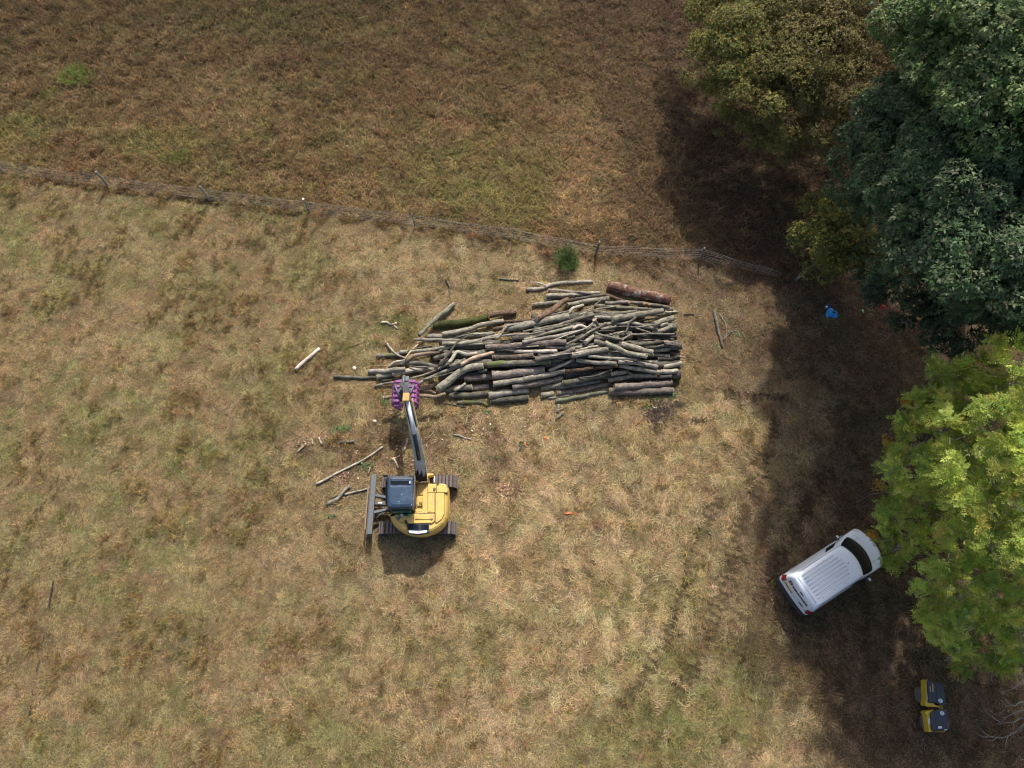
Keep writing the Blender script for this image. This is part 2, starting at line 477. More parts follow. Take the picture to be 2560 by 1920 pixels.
def ground_z(X, Y):
    X = np.asarray(X, float); Y = np.asarray(Y, float)
    z = (fbm(X * .9, Y * .9, 60, 4) - .5) * .16 + (fbm(X * .15, Y * .15, 61, 2) - .5) * .25
    far = sstep(60, 200, np.hypot(X, Y - 18))
    # an uneven little bank where the wire fence stands on turned soil
    d = Y - fence_y(X) + .25 + (fbm(X * 1.5, Y * 0, 62, 2) - .5) * .3
    z = z - .14 * np.exp(-(d / .16) ** 2) * sstep(.42, .55, fbm(X * .6, 0 * X, 63, 2)) * (X < 3)
    return z * (1 - far)

# ground sheet: fine where the photograph looks, coarse out to the horizon
def axis(lo, hi, st, far):
    a = np.arange(lo, hi, st)
    out = hi + np.cumsum(np.geomspace(st * 2, far / 4, 14))
    inn = lo - np.cumsum(np.geomspace(st * 2, far / 4, 14))
    return np.r_[inn[::-1], a, out]
gx, gy = axis(-42, 42, .14, 900), axis(-12, 50, .14, 900)
GX, GY = np.meshgrid(gx, gy)
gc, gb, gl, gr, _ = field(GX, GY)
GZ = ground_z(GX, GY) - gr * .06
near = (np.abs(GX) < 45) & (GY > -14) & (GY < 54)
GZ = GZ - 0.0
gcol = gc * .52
V = np.stack([GX, GY, GZ], -1).reshape(-1, 3)
ni, nj = GX.shape
I = np.arange(ni * nj).reshape(ni, nj)
Q = np.stack([I[:-1, :-1], I[:-1, 1:], I[1:, 1:], I[1:, :-1]], -1).reshape(-1, 4)

def ground_mat():
    m, nt, b = newmat('dry turf and soil')
    N, L = nt.nodes, nt.links
    a = N.new('ShaderNodeAttribute'); a.attribute_name = 'col'
    g = N.new('ShaderNodeNewGeometry')
    n1 = N.new('ShaderNodeTexNoise'); n1.inputs['Scale'].default_value = 11; n1.inputs['Detail'].default_value = 9; n1.inputs['Roughness'].default_value = .7; n1.inputs['Distortion'].default_value = .8
    L.new(g.outputs['Position'], n1.inputs['Vector'])
    mr = N.new('ShaderNodeMapRange'); mr.inputs[1].default_value = .3; mr.inputs[2].default_value = .7; mr.inputs[3].default_value = .45; mr.inputs[4].default_value = 1.5
    L.new(n1.outputs['Fac'], mr.inputs[0])
    vm = N.new('ShaderNodeVectorMath'); vm.operation = 'SCALE'
    L.new(a.outputs['Color'], vm.inputs[0]); L.new(mr.outputs[0], vm.inputs[3])
    L.new(vm.outputs[0], b.inputs['Base Color'])
    b.inputs['Roughness'].default_value = .95; b.inputs['Specular IOR Level'].default_value = .1
    bp = N.new('ShaderNodeBump'); bp.inputs['Strength'].default_value = .9; bp.inputs['Distance'].default_value = .05
    L.new(n1.outputs['Fac'], bp.inputs['Height']); L.new(bp.outputs[0], b.inputs['Normal'])
    return m
ground = put('ground', quads_np('ground', V, Q, ground_mat(), gcol.reshape(-1, 3), True))
tag(ground, kind='structure')

# ---- the sward itself: small tufts of lying and standing straws, scattered as stuff
M['grass'] = leafmat('dry and green grass', .22, .2, 'col', 'INSTANCER', .6)
def tuft_mesh(name, k, rad, lmin, lmax, wid, spread, lift, seed):
    r = np.random.default_rng(seed)
    V, Fq, Sh = [], [], []
    for i in range(k):
        a = r.uniform(0, 2 * math.pi); q = rad * math.sqrt(r.uniform())
        x, y = q * math.cos(a), q * math.sin(a)
        d = r.normal(0, spread)
        if r.uniform() < .4: d += math.pi
        l = r.uniform(lmin, lmax); h = r.uniform(.3, 1) * lift * l; w = wid * r.uniform(.6, 1.3)
        dx, dy = math.cos(d), math.sin(d)
        bend = r.uniform(-.3, .3)
        b = len(V); z0 = r.uniform(0, .03)
        mx, my = x + dx * l * .5, y + dy * l * .5
        tx, ty = x + (dx - dy * bend) * l, y + (dy + dx * bend) * l
        V += [(x - dy * w * .4, y + dx * w * .4, z0), (x + dy * w * .4, y - dx * w * .4, z0),
              (mx + dy * w * .5, my - dx * w * .5, z0 + h * .8), (mx - dy * w * .5, my + dx * w * .5, z0 + h * .8 + .004),
              (tx, ty, z0 + h * (.9 if lift < 1 else 1.6))]
        Fq += [(b, b + 1, b + 2, b + 3), (b + 3, b + 2, b + 4)]
        s = r.uniform()
        Sh += [s] * 5
    me = mesh_np(name, V, Fq, [M['grass']])
    at = me.attributes.new('shade', 'FLOAT', 'POINT'); at.data.foreach_set('value', np.array(Sh, np.float32))
    return me

def scatter(name, pts, rot, scl, col, idx, protos, label=None):
    me = bpy.data.meshes.new(name)
    me.vertices.add(len(pts)); me.vertices.foreach_set('co', np.asarray(pts, np.float32).ravel())
    a = me.attributes.new('rot', 'FLOAT_VECTOR', 'POINT'); a.data.foreach_set('vector', np.asarray(rot, np.float32).ravel())
    a = me.attributes.new('scl', 'FLOAT_VECTOR', 'POINT'); a.data.foreach_set('vector', np.asarray(scl, np.float32).ravel())
    a = me.attributes.new('col', 'FLOAT_COLOR', 'POINT')
    c4 = np.ones((len(pts), 4), np.float32); c4[:, :3] = col; a.data.foreach_set('color', c4.ravel())
    a = me.attributes.new('pick', 'INT', 'POINT'); a.data.foreach_set('value', np.asarray(idx, np.int32))
    me.update()
    o = put(name, me)
    ng = bpy.data.node_groups.new(name + ' scatter', 'GeometryNodeTree')
    ng.interface.new_socket('Geometry', in_out='INPUT', socket_type='NodeSocketGeometry')
    ng.interface.new_socket('Geometry', in_out='OUTPUT', socket_type='NodeSocketGeometry')
    N, L = ng.nodes, ng.links
    gi, go = N.new('NodeGroupInput'), N.new('NodeGroupOutput')
    iop = N.new('GeometryNodeInstanceOnPoints'); iop.inputs['Pick Instance'].default_value = True
    jn = N.new('GeometryNodeJoinGeometry')
    for p in protos[::-1]:
        po = bpy.data.objects.new(p.name, p)
        oi = N.new('GeometryNodeObjectInfo'); oi.inputs['Object'].default_value = po; oi.inputs['As Instance'].default_value = True
        L.new(oi.outputs['Geometry'], jn.inputs[0])
    def na(nm, ty):
        n = N.new('GeometryNodeInputNamedAttribute'); n.data_type = ty; n.inputs['Name'].default_value = nm
        return [s for s in n.outputs if s.enabled and s.name == 'Attribute'][0]
    L.new(gi.outputs[0], iop.inputs['Points']); L.new(jn.outputs[0], iop.inputs['Instance'])
    L.new(na('pick', 'INT'), iop.inputs['Instance Index'])
    L.new(na('rot', 'FLOAT_VECTOR'), iop.inputs['Rotation'])
    L.new(na('scl', 'FLOAT_VECTOR'), iop.inputs['Scale'])
    L.new(iop.outputs[0], go.inputs[0])
    md = o.modifiers.new('scatter', 'NODES'); md.node_group = ng
    tag(o, label, kind='stuff')
    return o

lying = [tuft_mesh('lying_tuft', 38, .24, .09, .26, .012, .8, .15, 100 + i) for i in range(4)]
stand = [tuft_mesh('standing_tuft', 20, .10, .14, .34, .014, 1.4, .9, 200 + i) for i in range(3)]

def in_view(X, Y, m=2.5):
    return np.abs(X) < (21.5 + m + (Y + 3) * .27)
def jitter_points(den, ylo=-6, yhi=44, xh=37):
    n = int((yhi - ylo) * 2 * xh * den)
    X = rng.uniform(-xh, xh, n); Y = rng.uniform(ylo, yhi, n)
    k = in_view(X, Y)
    return X[k], Y[k]
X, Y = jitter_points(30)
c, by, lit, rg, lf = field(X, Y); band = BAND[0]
n = len(X)
flow = (fbm(X * .5, Y * .5, 70, 3) - .5) * 10 + .35 + rng.normal(0, .5, n)
dens = fbm(X * 1.4, Y * 1.4, 71, 3)
keep = (rng.uniform(0, 1, n) > rg * .92) & (rng.uniform(0, 1, n) < .40 + sstep(.35, .62, dens)) & (rng.uniform(0, 1, n) > lit * .45)
keep &= ~((by > .5) & (rng.uniform(0, 1, n) < .45))
X, Y, c, by, lit, flow, n2, lf = X[keep], Y[keep], c[keep], by[keep], lit[keep], flow[keep], keep.sum(), lf[keep]
tone = np.exp(rng.normal(0, .13, n2)) * (.86 + .3 * fbm(X * 3, Y * 3, 72, 2))
cr_ = P(1620, 1330); tone = tone * (1 + .10 * (1 - sstep(3, 11, np.hypot(X - cr_.x, Y - cr_.y))))
tint = 1 + rng.normal(0, .07, (n2, 3))
Z = ground_z(X, Y)
scl = rng.uniform(.75, 1.3, n2) * (1 - .25 * lf) * (1 - .5 * band[keep])
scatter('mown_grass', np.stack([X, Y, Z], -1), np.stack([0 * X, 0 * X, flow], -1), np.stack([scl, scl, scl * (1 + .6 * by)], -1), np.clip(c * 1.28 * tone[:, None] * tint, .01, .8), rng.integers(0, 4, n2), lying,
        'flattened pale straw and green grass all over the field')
# standing, tufty growth: over the meadow, in clumps on the field's left and in the green patches
X, Y = jitter_points(26)
c, by, lit, rg, lf = field(X, Y)
cl = fbm(X * 1.1, Y * 1.1, 80, 3)
p = np.maximum(by * (.55 + .6 * sstep(.4, .6, cl)), .7 * sstep(.55, .66, cl) * (.35 + .65 * lf)) * (1 - .6 * lit) + .04
k = (rng.uniform(0, 1, len(X)) < p) & (rg < .3)
X, Y, c, by = X[k], Y[k], c[k], by[k]; n2 = len(X)
tone = np.exp(rng.normal(0, .26, n2))
cc = c * mixc(np.broadcast_to(C(.9, .86, .66), (n2, 3)).copy(), C(1.2, 1.15, 1.05), by)
s = rng.uniform(.6, 1.15, n2) * (1 + .45 * by)
scatter('standing_grass', np.stack([X, Y, ground_z(X, Y)], -1), np.stack([rng.normal(0, .2, n2), rng.normal(0, .2, n2), rng.uniform(0, 6.28, n2)], -1), np.stack([s, s, s], -1),
        np.clip(cc * tone[:, None] * (1 + rng.normal(0, .08, (n2, 3))), .01, .8), rng.integers(0, 3, n2), stand,
        'standing brown and olive grass tufts, thickest beyond the fence')
# pale fallen leaves and specks in the litter
leafV = [(-.03, 0, 0), (0, -.018, .004), (.035, 0, .002), (0, .018, .006)]
fl = mesh_np('fallen_leaf', leafV, [(0, 1, 2, 3)], [M['grass']])
at = fl.attributes.new('shade', 'FLOAT', 'POINT'); at.data.foreach_set('value', np.full(4, .5, np.float32))
X, Y = jitter_points(9)
c, by, lit, rg, lf = field(X, Y)
k = rng.uniform(0, 1, len(X)) < np.clip(lit * 1.2, 0, 1)
X, Y = X[k], Y[k]; n2 = len(X)
base = np.array([(.16, .10, .055), (.24, .17, .09), (.10, .055, .03), (.36, .28, .18)])[rng.choice(4, n2, p=[.4, .25, .3, .05])]
scatter('leaf_litter', np.stack([X, Y, ground_z(X, Y) + .06], -1), np.stack([rng.normal(0, .4, n2), rng.normal(0, .4, n2), rng.uniform(0, 6.28, n2)], -1), np.repeat(rng.uniform(.7, 1.6, (n2, 1)), 3, 1),
        base, np.zeros(n2), [fl], 'fallen brown leaves scattered under the trees')

# ------------------------------------------------------------------ wire fence
M['post'] = bark('weathered fence post', (0.30, 0.29, 0.27), (0.17, 0.16, 0.14), (0.2, 0.2, 0.15), .5, 4.0)
M['wire'] = simple('galvanised wire', (.37, .36, .33), .5, .3)
fence = empty('wire_fence', (POSTS[1].x, POSTS[1].y, 0), 'rusty wire mesh stock fence on weathered posts running across the field', 'fence')
fo = Vector(fence.location)
def gz(x, y): return float(ground_z(np.array([x]), np.array([y]))[0])
heads = []
for i, p in enumerate(POSTS):
    hgt = [1.25, 1.3, 1.3, 1.22, 1.15, 1.1, 1.05, 1.3, 1.1, 1.2][i]
    r = [.05, .055, .06, .05, .045, .035, .025, .06, .05, .05][i]
    lean = [(0, 0), (-.03, .02), (-.06, .03), (-.05, .0), (-.02, .02), (0, .0), (0, 0), (.08, .0), (.06, .05), (.42, .15)][i]
    g = gz(p.x, p.y)
    a = Vector((0, 0, -.2)); b = Vector((lean[0] * hgt, lean[1] * hgt, hgt))
    me = tube(catmull([a, a.lerp(b, .5) + Vector((.01, 0, 0)), b], 3), r, M['post'], 8, .05, name='fence_post')
    o = put('fence_post', me, fence, Vector((p.x, p.y, g)) - fo)
    if i == 4: o['label'] = 'post with a pale round top'; put('post_cap', tube([(b.x, b.y, b.z), (b.x, b.y, b.z + .02)], .065, M['cutwhite'], 10, name='post_cap'), o)
    if i == 9: o['label'] = 'pale post leaning sideways under the hawthorn'
    heads.append((Vector((p.x, p.y, g)), b))
for hgt in (.12, .24, .38, .54, .72, .92, 1.04):
    pts = []
    for i in range(len(heads) - 1):
        (a, ab), (b, bb) = heads[i], heads[i + 1]
        for k in range(6):
            t = k / 6
            if i == len(heads) - 2: hh = hgt * (1 - .5 * t)
            else: hh = hgt
            bq = Vector((0, 0, bb.z)) if i == len(heads) - 2 else bb
            q = a.lerp(b, t) + ab.lerp(bq, t) * (hh / 1.25)
            q.z = a.lerp(b, t).z + hh * .93 + .02 * math.sin(i * 3 + k * 1.3 + hgt * 9) - .05 * hgt * math.sin(math.pi * t)
            q.y += .02 * math.sin(i * 2.1 + k * 1.9 + hgt * 20)
            pts.append(q - fo)
    put('wire', tube(pts, .0065 if hgt > 1 else .0052, M['wire'], 4, name='wire'), fence)
specs = []
for i in range(len(heads) - 1):
    (a, ab), (b, bb) = heads[i], heads[i + 1]
    nn = int((b - a).length / .3)
    for k in range(nn):
        q = a.lerp(b, (k + .5) / nn) - fo
        specs.append(([q + Vector((0, 0, .1)), q + Vector((random.uniform(-.02, .02), 0, .80))], .003))
tag(put('wire_stay', join_tubes(specs, M['wire'], 'wire_stay', 3, 0), fence), kind='stuff')

# ------------------------------------------------------------------ leaves and trees
def unit(v): return v / np.maximum(np.linalg.norm(v, axis=-1, keepdims=True), 1e-9)
def rdir(n): return unit(rng.normal(0, 1, (n, 3)))
def leaf_quads(base, d, nrm, length, width):
    """diamond leaves: base point, direction, blade normal"""
    s = unit(np.cross(d, nrm)); l = length[:, None]; w = width[:, None]
    mid = base + d * l * .45 + nrm * l * .04
    tip = base + d * l - nrm * l * .08
    return np.stack([base, mid - s * w * .5, tip, mid + s * w * .5], 1)

def rosettes(cen, out, k, ll, ww, flat=.5):
    """k leaves spread round each centre, facing outward"""
    n = len(cen)
    c = np.repeat(cen, k, 0); o = np.repeat(out, k, 0)
    r = rdir(n * k)
    d = unit(r - o * (r * o).sum(-1, keepdims=True) * flat + o * .25)
    nr = unit(o + rdir(n * k) * .45)
    nr = unit(nr - d * (nr * d).sum(-1, keepdims=True))
    L = rng.uniform(*ll, n * k); W = rng.uniform(*ww, n * k)
    return leaf_quads(c + d * .02, d, nr, L, W)

def clump_points(clumps, sub, subr, dens, lowcut=-.35):
    """clumps: (centre, radius xyz). Puts sub-clumps on each, then points over the sub-clumps' outsides"""
    C_, O_, T_ = [], [], []
    for cen, rad in clumps:
        cen = np.array(cen); rad = np.array(rad)
        ns = max(4, int(sub * rad.mean() ** 2))
        dd = rdir(ns * 2); dd = dd[dd[:, 2] > lowcut][:ns]
        sc = cen + dd * rad * rng.uniform(.60, .98, (len(dd), 1))
        for q, dv in zip(sc, dd):
            r = rad.mean() * rng.uniform(subr * .65, subr * 1.25)
            r = min(max(r, .28), .95)
            m = int(dens * 4 * math.pi * r * r * .7)
            e = rdir(m); e = e[e[:, 2] > -.45]
            e = unit(e + dv * .35)
            C_.append(q + e * r * rng.uniform(.72, 1.08, (len(e), 1)) * np.array([1, 1, .75])); O_.append(unit(e + np.array([0, 0, .5])))
            T_.append(np.full(len(e), rng.normal(0, 1)))
    return np.concatenate(C_), np.concatenate(O_), np.concatenate(T_)

def colours(pal, w, n, jit=.15):
    c = np.array(pal)[rng.choice(len(pal), n, p=w)]
    return np.clip(c * np.exp(rng.normal(0, jit, (n, 1))) * (1 + rng.normal(0, .06, (n, 3))), .003, .8)

M['leaf'] = leafmat('tree leaves', .30, .42)
M['leafdull'] = leafmat('small dull leaves', .25, .3)
M['ashleaf'] = leafmat('thin bright leaves', .42, .4)
M['limb'] = bark('pale grey limb bark', (.45, .42, .37), (.16, .15, .12), (.2, .2, .14), .5, 2.0)
M['darklimb'] = bark('dark limb bark', (.12, .105, .08), (.05, .042, .03))

def crown_object(root, name, Vq, col4, mat, parent_origin):
    V = Vq.reshape(-1, 3) - np.array(parent_origin)
    Q = np.arange(len(V)).reshape(-1, 4)
    return put(name, quads_np(name, V, Q, mat, np.repeat(col4, 4, 0)), root)

def limbs(base, forkz, clumps, r0, mat, origin, twigs=0, reach=.9):
    """trunk then a limb to every clump, each with side twigs"""
    base = Vector(base); o = Vector(origin)
    fork = Vector((base.x + random.uniform(-.3, .3), base.y + .2, forkz))
    trunk = [([base - o + Vector((0, 0, -.3)), base.lerp(fork, .5) - o, fork - o], [r0 * 1.25, r0, r0 * .8])]
    sp = []
    nodes = [(base.lerp(fork, t), r0 * .6) for t in (.6, .8, 1.0)]
    for cen, rad in sorted(clumps, key=lambda q: (Vector(q[0]) - fork).length):
        c = Vector(cen) - Vector((0, 0, rad[2] * .3))
        st, rs = min(nodes, key=lambda nd: (nd[0] - c).length * (1 if nd[0].z < c.z + .3 else 1.6) + .22 * (nd[0] - fork).length)
        mid = st.lerp(c, .5) + Vector((random.uniform(-.35, .35), random.uniform(-.35, .35), random.uniform(.05, .5)))
        e = st.lerp(c, reach)
        pts = catmull([st, mid, e], 5)
        d = (e - st).length
        rr = min(rs * .8, .02 + .014 * d + .004 * (fork - st).length)
        k_ = len(pts) - 1
        sp.append(([p - o for p in pts], [rr * (1 - .6 * i / k_) for i in range(len(pts))]))
        nodes += [(pts[i], rr * (1 - .6 * i / k_)) for i in range(2, len(pts))]
        for _ in range(twigs):
            t = random.uniform(.45, 1.0)
            s0 = pts[int(t * (len(pts) - 1))]
            dv = Vector(rdir(1)[0]); dv.z = abs(dv.z) * .7
            R = Vector((rad[0], rad[1], rad[2]))
            e1 = Vector(cen) + Vector((dv.x * R.x, dv.y * R.y, dv.z * R.z)) * .95
            m1 = s0.lerp(e1, .5) + Vector((random.uniform(-.2, .2), random.uniform(-.2, .2), random.uniform(-.05, .25)))
            pp = catmull([s0, m1, e1], 4)
            r1 = max(.012, rr * .4)
            sp.append(([p - o for p in pp], [max(.006, r1 * (1 - .8 * i / (len(pp) - 1))) for i in range(len(pp))]))
            for __ in range(2):
                s2 = pp[random.randint(2, len(pp) - 2)]; e2 = s2 + Vector(rdir(1)[0]) * random.uniform(.3, .8)
                sp.append(([s2 - o, s2.lerp(e2, .5) - o + Vector((0, 0, .05)), e2 - o], [.012, .009, .005]))
    return trunk, sp

def cl(px, py, h, r, rz=None):
    p = P(px, py, h); return ((p.x, p.y, p.z), (r, r, rz or r * .8))

# --- hawthorn: yellow-brown, small leaved
HAW = [cl(1790, 60, 4.6, 1.9), cl(1800, 150, 4.8, 1.8), cl(1860, -30, 5.2, 2.1), cl(1840, 230, 4.4, 1.5), cl(1900, 100, 6.0, 2.2), cl(1990, 30, 6.6, 2.2), cl(2030, 130, 6.6, 2.2),
       cl(1950, 220, 5.8, 2.0), cl(2090, 40, 6.8, 2.0), cl(1990, 300, 5.0, 1.7), cl(1900, 300, 4.2, 1.4), cl(2060, 330, 4.4, 1.4), cl(2090, 230, 5.8, 1.8), cl(2160, 120, 6.2, 1.8),
       cl(1870, 180, 5.6, 1.8), cl(1960, 365, 3.6, 1.0), cl(2150, 300, 4.0, 1.4), cl(2000, -60, 6, 2), cl(1748, 225, 3.2, .75), cl(1810, 305, 3.0, .8), cl(2180, -40, 6, 2), cl(1880, 350, 3.6, 1.1), cl(2030, 385, 3.4, 1.1), cl(1950, 400, 3.0, .9), cl(2100, 360, 4.2, 1.2), cl(1760, -50, 4.4, 1.6)]
hp = P(1990, 130, 0) + Vector((.5, -2.0, 0))
haw = empty('hawthorn_tree', (hp.x, hp.y, 0), 'large yellow and olive hawthorn at the top edge, left of the dark oak', 'tree')
c, o_, t_ = clump_points(HAW, 9, .36, 42)
q = rosettes(c, o_, 6, (.06, .11), (.045, .08), .3)
rel = sstep(16, 10, c[:, 0] + (fbm(c[:, 0] * .6, c[:, 1] * .6, 5, 2) - .5) * 6)
pal = colours([(.26, .24, .05), (.19, .20, .045), (.31, .25, .045), (.22, .135, .04), (.14, .15, .04)], [.28, .28, .16, .14, .14], len(c), .22)
pal2 = colours([(.25, .21, .06), (.21, .14, .05), (.29, .22, .055), (.14, .12, .045)], [.4, .25, .2, .15], len(c), .22)
pc = pal * rel[:, None] + pal2 * (1 - rel[:, None])
pc = pc * np.exp(t_ * .10)[:, None] * np.array([.84, .90, 1.1])
crown_object(haw, 'crown', q, np.repeat(pc, 6, 0), M['leafdull'], haw.location)
tr, sp = limbs((hp.x, hp.y, 0), 1.6, HAW, .28, M['darklimb'], haw.location, 2)
put('trunk', join_tubes(tr, M['darklimb'], 'trunk', 10), haw); put('branch', join_tubes(sp, M['darklimb'], 'branch', 5), haw)

# --- small olive hawthorn in front of the oak
HAW2 = [cl(2060, 545, 2.2, 1.0), cl(2050, 620, 2.2, 1.1), cl(2110, 590, 2.8, 1.2), cl(2120, 660, 2.0, .9), cl(2130, 520, 3.0, 1.1), cl(2060, 670, 1.4, .7), cl(2170, 620, 3, 1.1)]
h2 = P(2130, 640)
haw2 = empty('hawthorn_bush', (h2.x, h2.y, 0), 'small olive-yellow bush poking out below the oak beside the fence end', 'bush')
HAW2 = [(q_, tuple(x * 1.25 for x in r_)) for q_, r_ in HAW2]
c, o_, t_ = clump_points(HAW2, 12, .42, 46)
q = rosettes(c, o_, 5, (.06, .12), (.05, .09), .3)
crown_object(haw2, 'crown', q, np.repeat(colours([(.25, .23, .055), (.18, .20, .055), (.29, .23, .05), (.14, .16, .045)], [.35, .3, .15, .2], len(c), .25), 5, 0), M['leafdull'], haw2.location)
tr, sp = limbs((h2.x, h2.y, 0), .7, HAW2, .12, M['limb'], haw2.location, 3)
for (a, b_) in [((2060, 560), (1995, 555)), ((2050, 610), (1988, 600)), ((2055, 640), (2000, 625)), ((2040, 660), (1985, 700)), ((2060, 590), (2000, 575))]:
    A, B = P(*a, 1.2), P(*b_, .6)
    sp.append((catmull([A - h2, A.lerp(B, .5) - h2 + Vector((0, .1, .15)), B - h2], 4), [.02, .018, .016, .014, .012, .01, .008, .006, .004]))
put('trunk', join_tubes(tr, M['limb'], 'trunk', 8), haw2); put('branch', join_tubes(sp, M['limb'], 'branch', 5), haw2)

# --- oaks: blue-green star rosettes; big and low oak leaves darkened to hold shade
def oak_tree(name, CL, base, label, pal, w, dens=26, r0=.45, forkz=3.5):
    b = P(*base)
    t = empty(name, (b.x, b.y, 0), label, 'tree')
    c, o_, t_ = clump_points(CL, 7, .38, dens)
    q = rosettes(c, o_, 7, (.12, .20), (.05, .085), .7)
    pc = colours(pal, w, len(c), .22) * np.exp(t_ * .13)[:, None]
    crown_object(t, 'crown', q, np.repeat(pc, 7, 0), M['leaf'], t.location)
    tr, sp = limbs((b.x, b.y, 0), forkz, CL, r0, M['limb'], t.location, 2, .8)
    put('trunk', join_tubes(tr, M['darklimb'], 'trunk', 12), t); put('branch', join_tubes(sp, M['darklimb'], 'branch', 5), t)
    return t
OAKPAL_SHADED = [(.074, .128, .052), (.102, .162, .064), (.155, .20, .105), (.06, .105, .045), (.23, .245, .14)]  # leaf tones lowered so the colour carries the shade on this crown
OAK = [cl(2130, 400, 6.6, 1.1), cl(2110, 450, 6.0, 1.0), cl(2160, 330, 7.4, 1.2), cl(2210, 350, 8.6, 1.7), cl(2180, 430, 7.4, 1.5), cl(2160, 500, 6.0, 1.1), cl(2130, 510, 5.2, .8),
       cl(2280, 400, 9.4, 1.9), cl(2260, 490, 9.2, 1.8), cl(2210, 560, 7.0, 1.4), cl(2260, 300, 9.6, 1.7), cl(2340, 330, 10.6, 2.0), cl(2350, 450, 11.0, 2.1), cl(2330, 550, 10.8, 1.9),
       cl(2240, 640, 7.6, 1.3), cl(2300, 640, 9.8, 1.4), cl(2430, 400, 11.4, 2.2), cl(2430, 520, 11.8, 2.3), cl(2400, 620, 11.0, 2.1), cl(2480, 630, 11.6, 2.2), cl(2520, 470, 11.2, 2.4),
       cl(2530, 350, 12.0, 2.4), cl(2600, 560, 10.6, 2.4), cl(2620, 420, 11.6, 2.4), cl(2420, 300, 11.2, 1.9)]
oak_tree('oak_tree', OAK, (2480, 640), 'big shade-darkened blue-green oak filling the right side above the bright ash tree', OAKPAL_SHADED, [.32, .3, .16, .16, .06])
LOW = [cl(2190, 660, 3.4, 1.2), cl(2160, 690, 2.8, .9), cl(2250, 720, 3.8, 1.4), cl(2230, 780, 3.2, 1.1), cl(2320, 720, 4.4, 1.6), cl(2310, 800, 3.6, 1.3), cl(2350, 850, 2.8, 1.0),
       cl(2400, 720, 5.0, 1.8), cl(2400, 810, 4.0, 1.5), cl(2470, 760, 5.0, 1.8), cl(2450, 690, 5.4, 1.7), cl(2540, 700, 5.8, 2.0), cl(2420, 860, 2.8, 1.0), cl(2560, 790, 4.6, 1.6), cl(2220, 820, 2.6, .8)]
oak_tree('oak_tree', LOW, (2400, 780), 'low shade-darkened oak hanging over the litter, below the big oak', [(.055, .09, .042), (.08, .12, .055), (.12, .15, .085), (.18, .18, .11)], [.4, .32, .2, .08], 26, .3, 1.6)
TOP = [cl(2290, 30, 10.5, 1.7), cl(2280, 100, 9.6, 1.2), cl(2360, 70, 12.4, 2.1), cl(2350, 160, 11.2, 1.8), cl(2270, 160, 8.8, 1.0), cl(2450, 40, 14.0, 2.3), cl(2450, 150, 13.0, 2.2), cl(2540, 90, 15.0, 2.4),
       cl(2440, 240, 12.2, 1.8), cl(2540, 210, 14.2, 2.3), cl(2340, 230, 9.8, 1.3), cl(2620, 20, 15.0, 2.6), cl(2380, -30, 12.4, 2.2), cl(2560, -40, 15, 2.6), cl(2640, 180, 14.6, 2.5), cl(2260, 215, 8, .9), cl(2665, -300, 15, 2.6), cl(2600, -230, 14, 2.4), cl(2710, -150, 15, 2.6), cl(2500, -190, 13, 2.3), cl(2750, 0, 15, 2.6), cl(2760, -260, 16, 2.6)]
oak_tree('oak_tree', TOP, (2560, 330), 'tall sunlit oak crown in the top right corner', [(.11, .18, .055), (.16, .235, .075), (.29, .33, .15), (.08, .13, .045)], [.34, .33, .18, .15], 26, .5, 5)

# --- bright ash in the foreground on the right
ASH = [(2150, 800, 0, 0)]
ASH = [cl(2330, 915, 6.6, .75), cl(2300, 960, 6.6, .7), cl(2390, 930, 7.8, .6), cl(2420, 905, 8.2, .45), cl(2350, 985, 8.0, 1.1), cl(2290, 1030, 7.0, .95), cl(2410, 1000, 9.2, 1.1), cl(2450, 960, 9.0, .7),
       cl(2215, 1180, 6.2, .6), cl(2240, 1065, 6.0, .75), cl(2230, 1120, 5.8, .75), cl(2205, 1155, 5.4, .55), cl(2330, 1070, 8.0, 1.0), cl(2290, 1130, 7.0, .95), cl(2200, 1225, 4.8, .65), cl(2260, 1200, 6.0, .85), cl(2330, 1160, 7.6, .95),
       cl(2200, 1290, 4.4, .7), cl(2250, 1280, 5.2, .8), cl(2200, 1350, 4.0, .6), cl(2310, 1250, 6.6, .85), cl(2240, 1350, 4.2, .7), cl(2380, 1110, 9.0, 1.0), cl(2440, 1070, 9.8, 1.1), cl(2420, 1180, 9.4, 1.15),
       cl(2450, 1250, 9.0, 1.0), cl(2370, 1290, 7.0, .9), cl(2520, 900, 10.4, 1.0), cl(2560, 860, 10.6, .8), cl(2540, 960, 10.6, 1.0), cl(2530, 1050, 10.6, 1.0), cl(2570, 1120, 10.8, 1.2), cl(2500, 1150, 10.2, 1.0),
       cl(2550, 1220, 10, 1.1), cl(2300, 1420, 5.2, .8), cl(2290, 1470, 4.8, .6), cl(2350, 1400, 5.8, .9), cl(2330, 1500, 5.0, .8), cl(2310, 1560, 4.4, .6), cl(2350, 1590, 4.4, .6), cl(2390, 1470, 6.0, .9),
       cl(2400, 1550, 5.2, .8), cl(2360, 1640, 4.2, .65), cl(2440, 1430, 6.6, .8), cl(2480, 1350, 8.0, 1.0), cl(2540, 1380, 9.6, 1.1), cl(2450, 1660, 3.8, .6), cl(2500, 1620, 4.6, .7), cl(2480, 1560, 5.0, .7),
       cl(2540, 1500, 6.4, .8), cl(2560, 1600, 5.0, .8), cl(2590, 1300, 10.0, 1.2), cl(2600, 1000, 11, 1.3), cl(2360, 1220, 7.4, .8), cl(2430, 1310, 7.4, .7), cl(2540, 1660, 4, .6), cl(2470, 1000, 9.4, .8)]
ab = P(2600, 1560)
ash = empty('ash_tree', (ab.x, ab.y, 0), 'bright yellow-green feathery ash reaching over the front of the white van', 'tree')
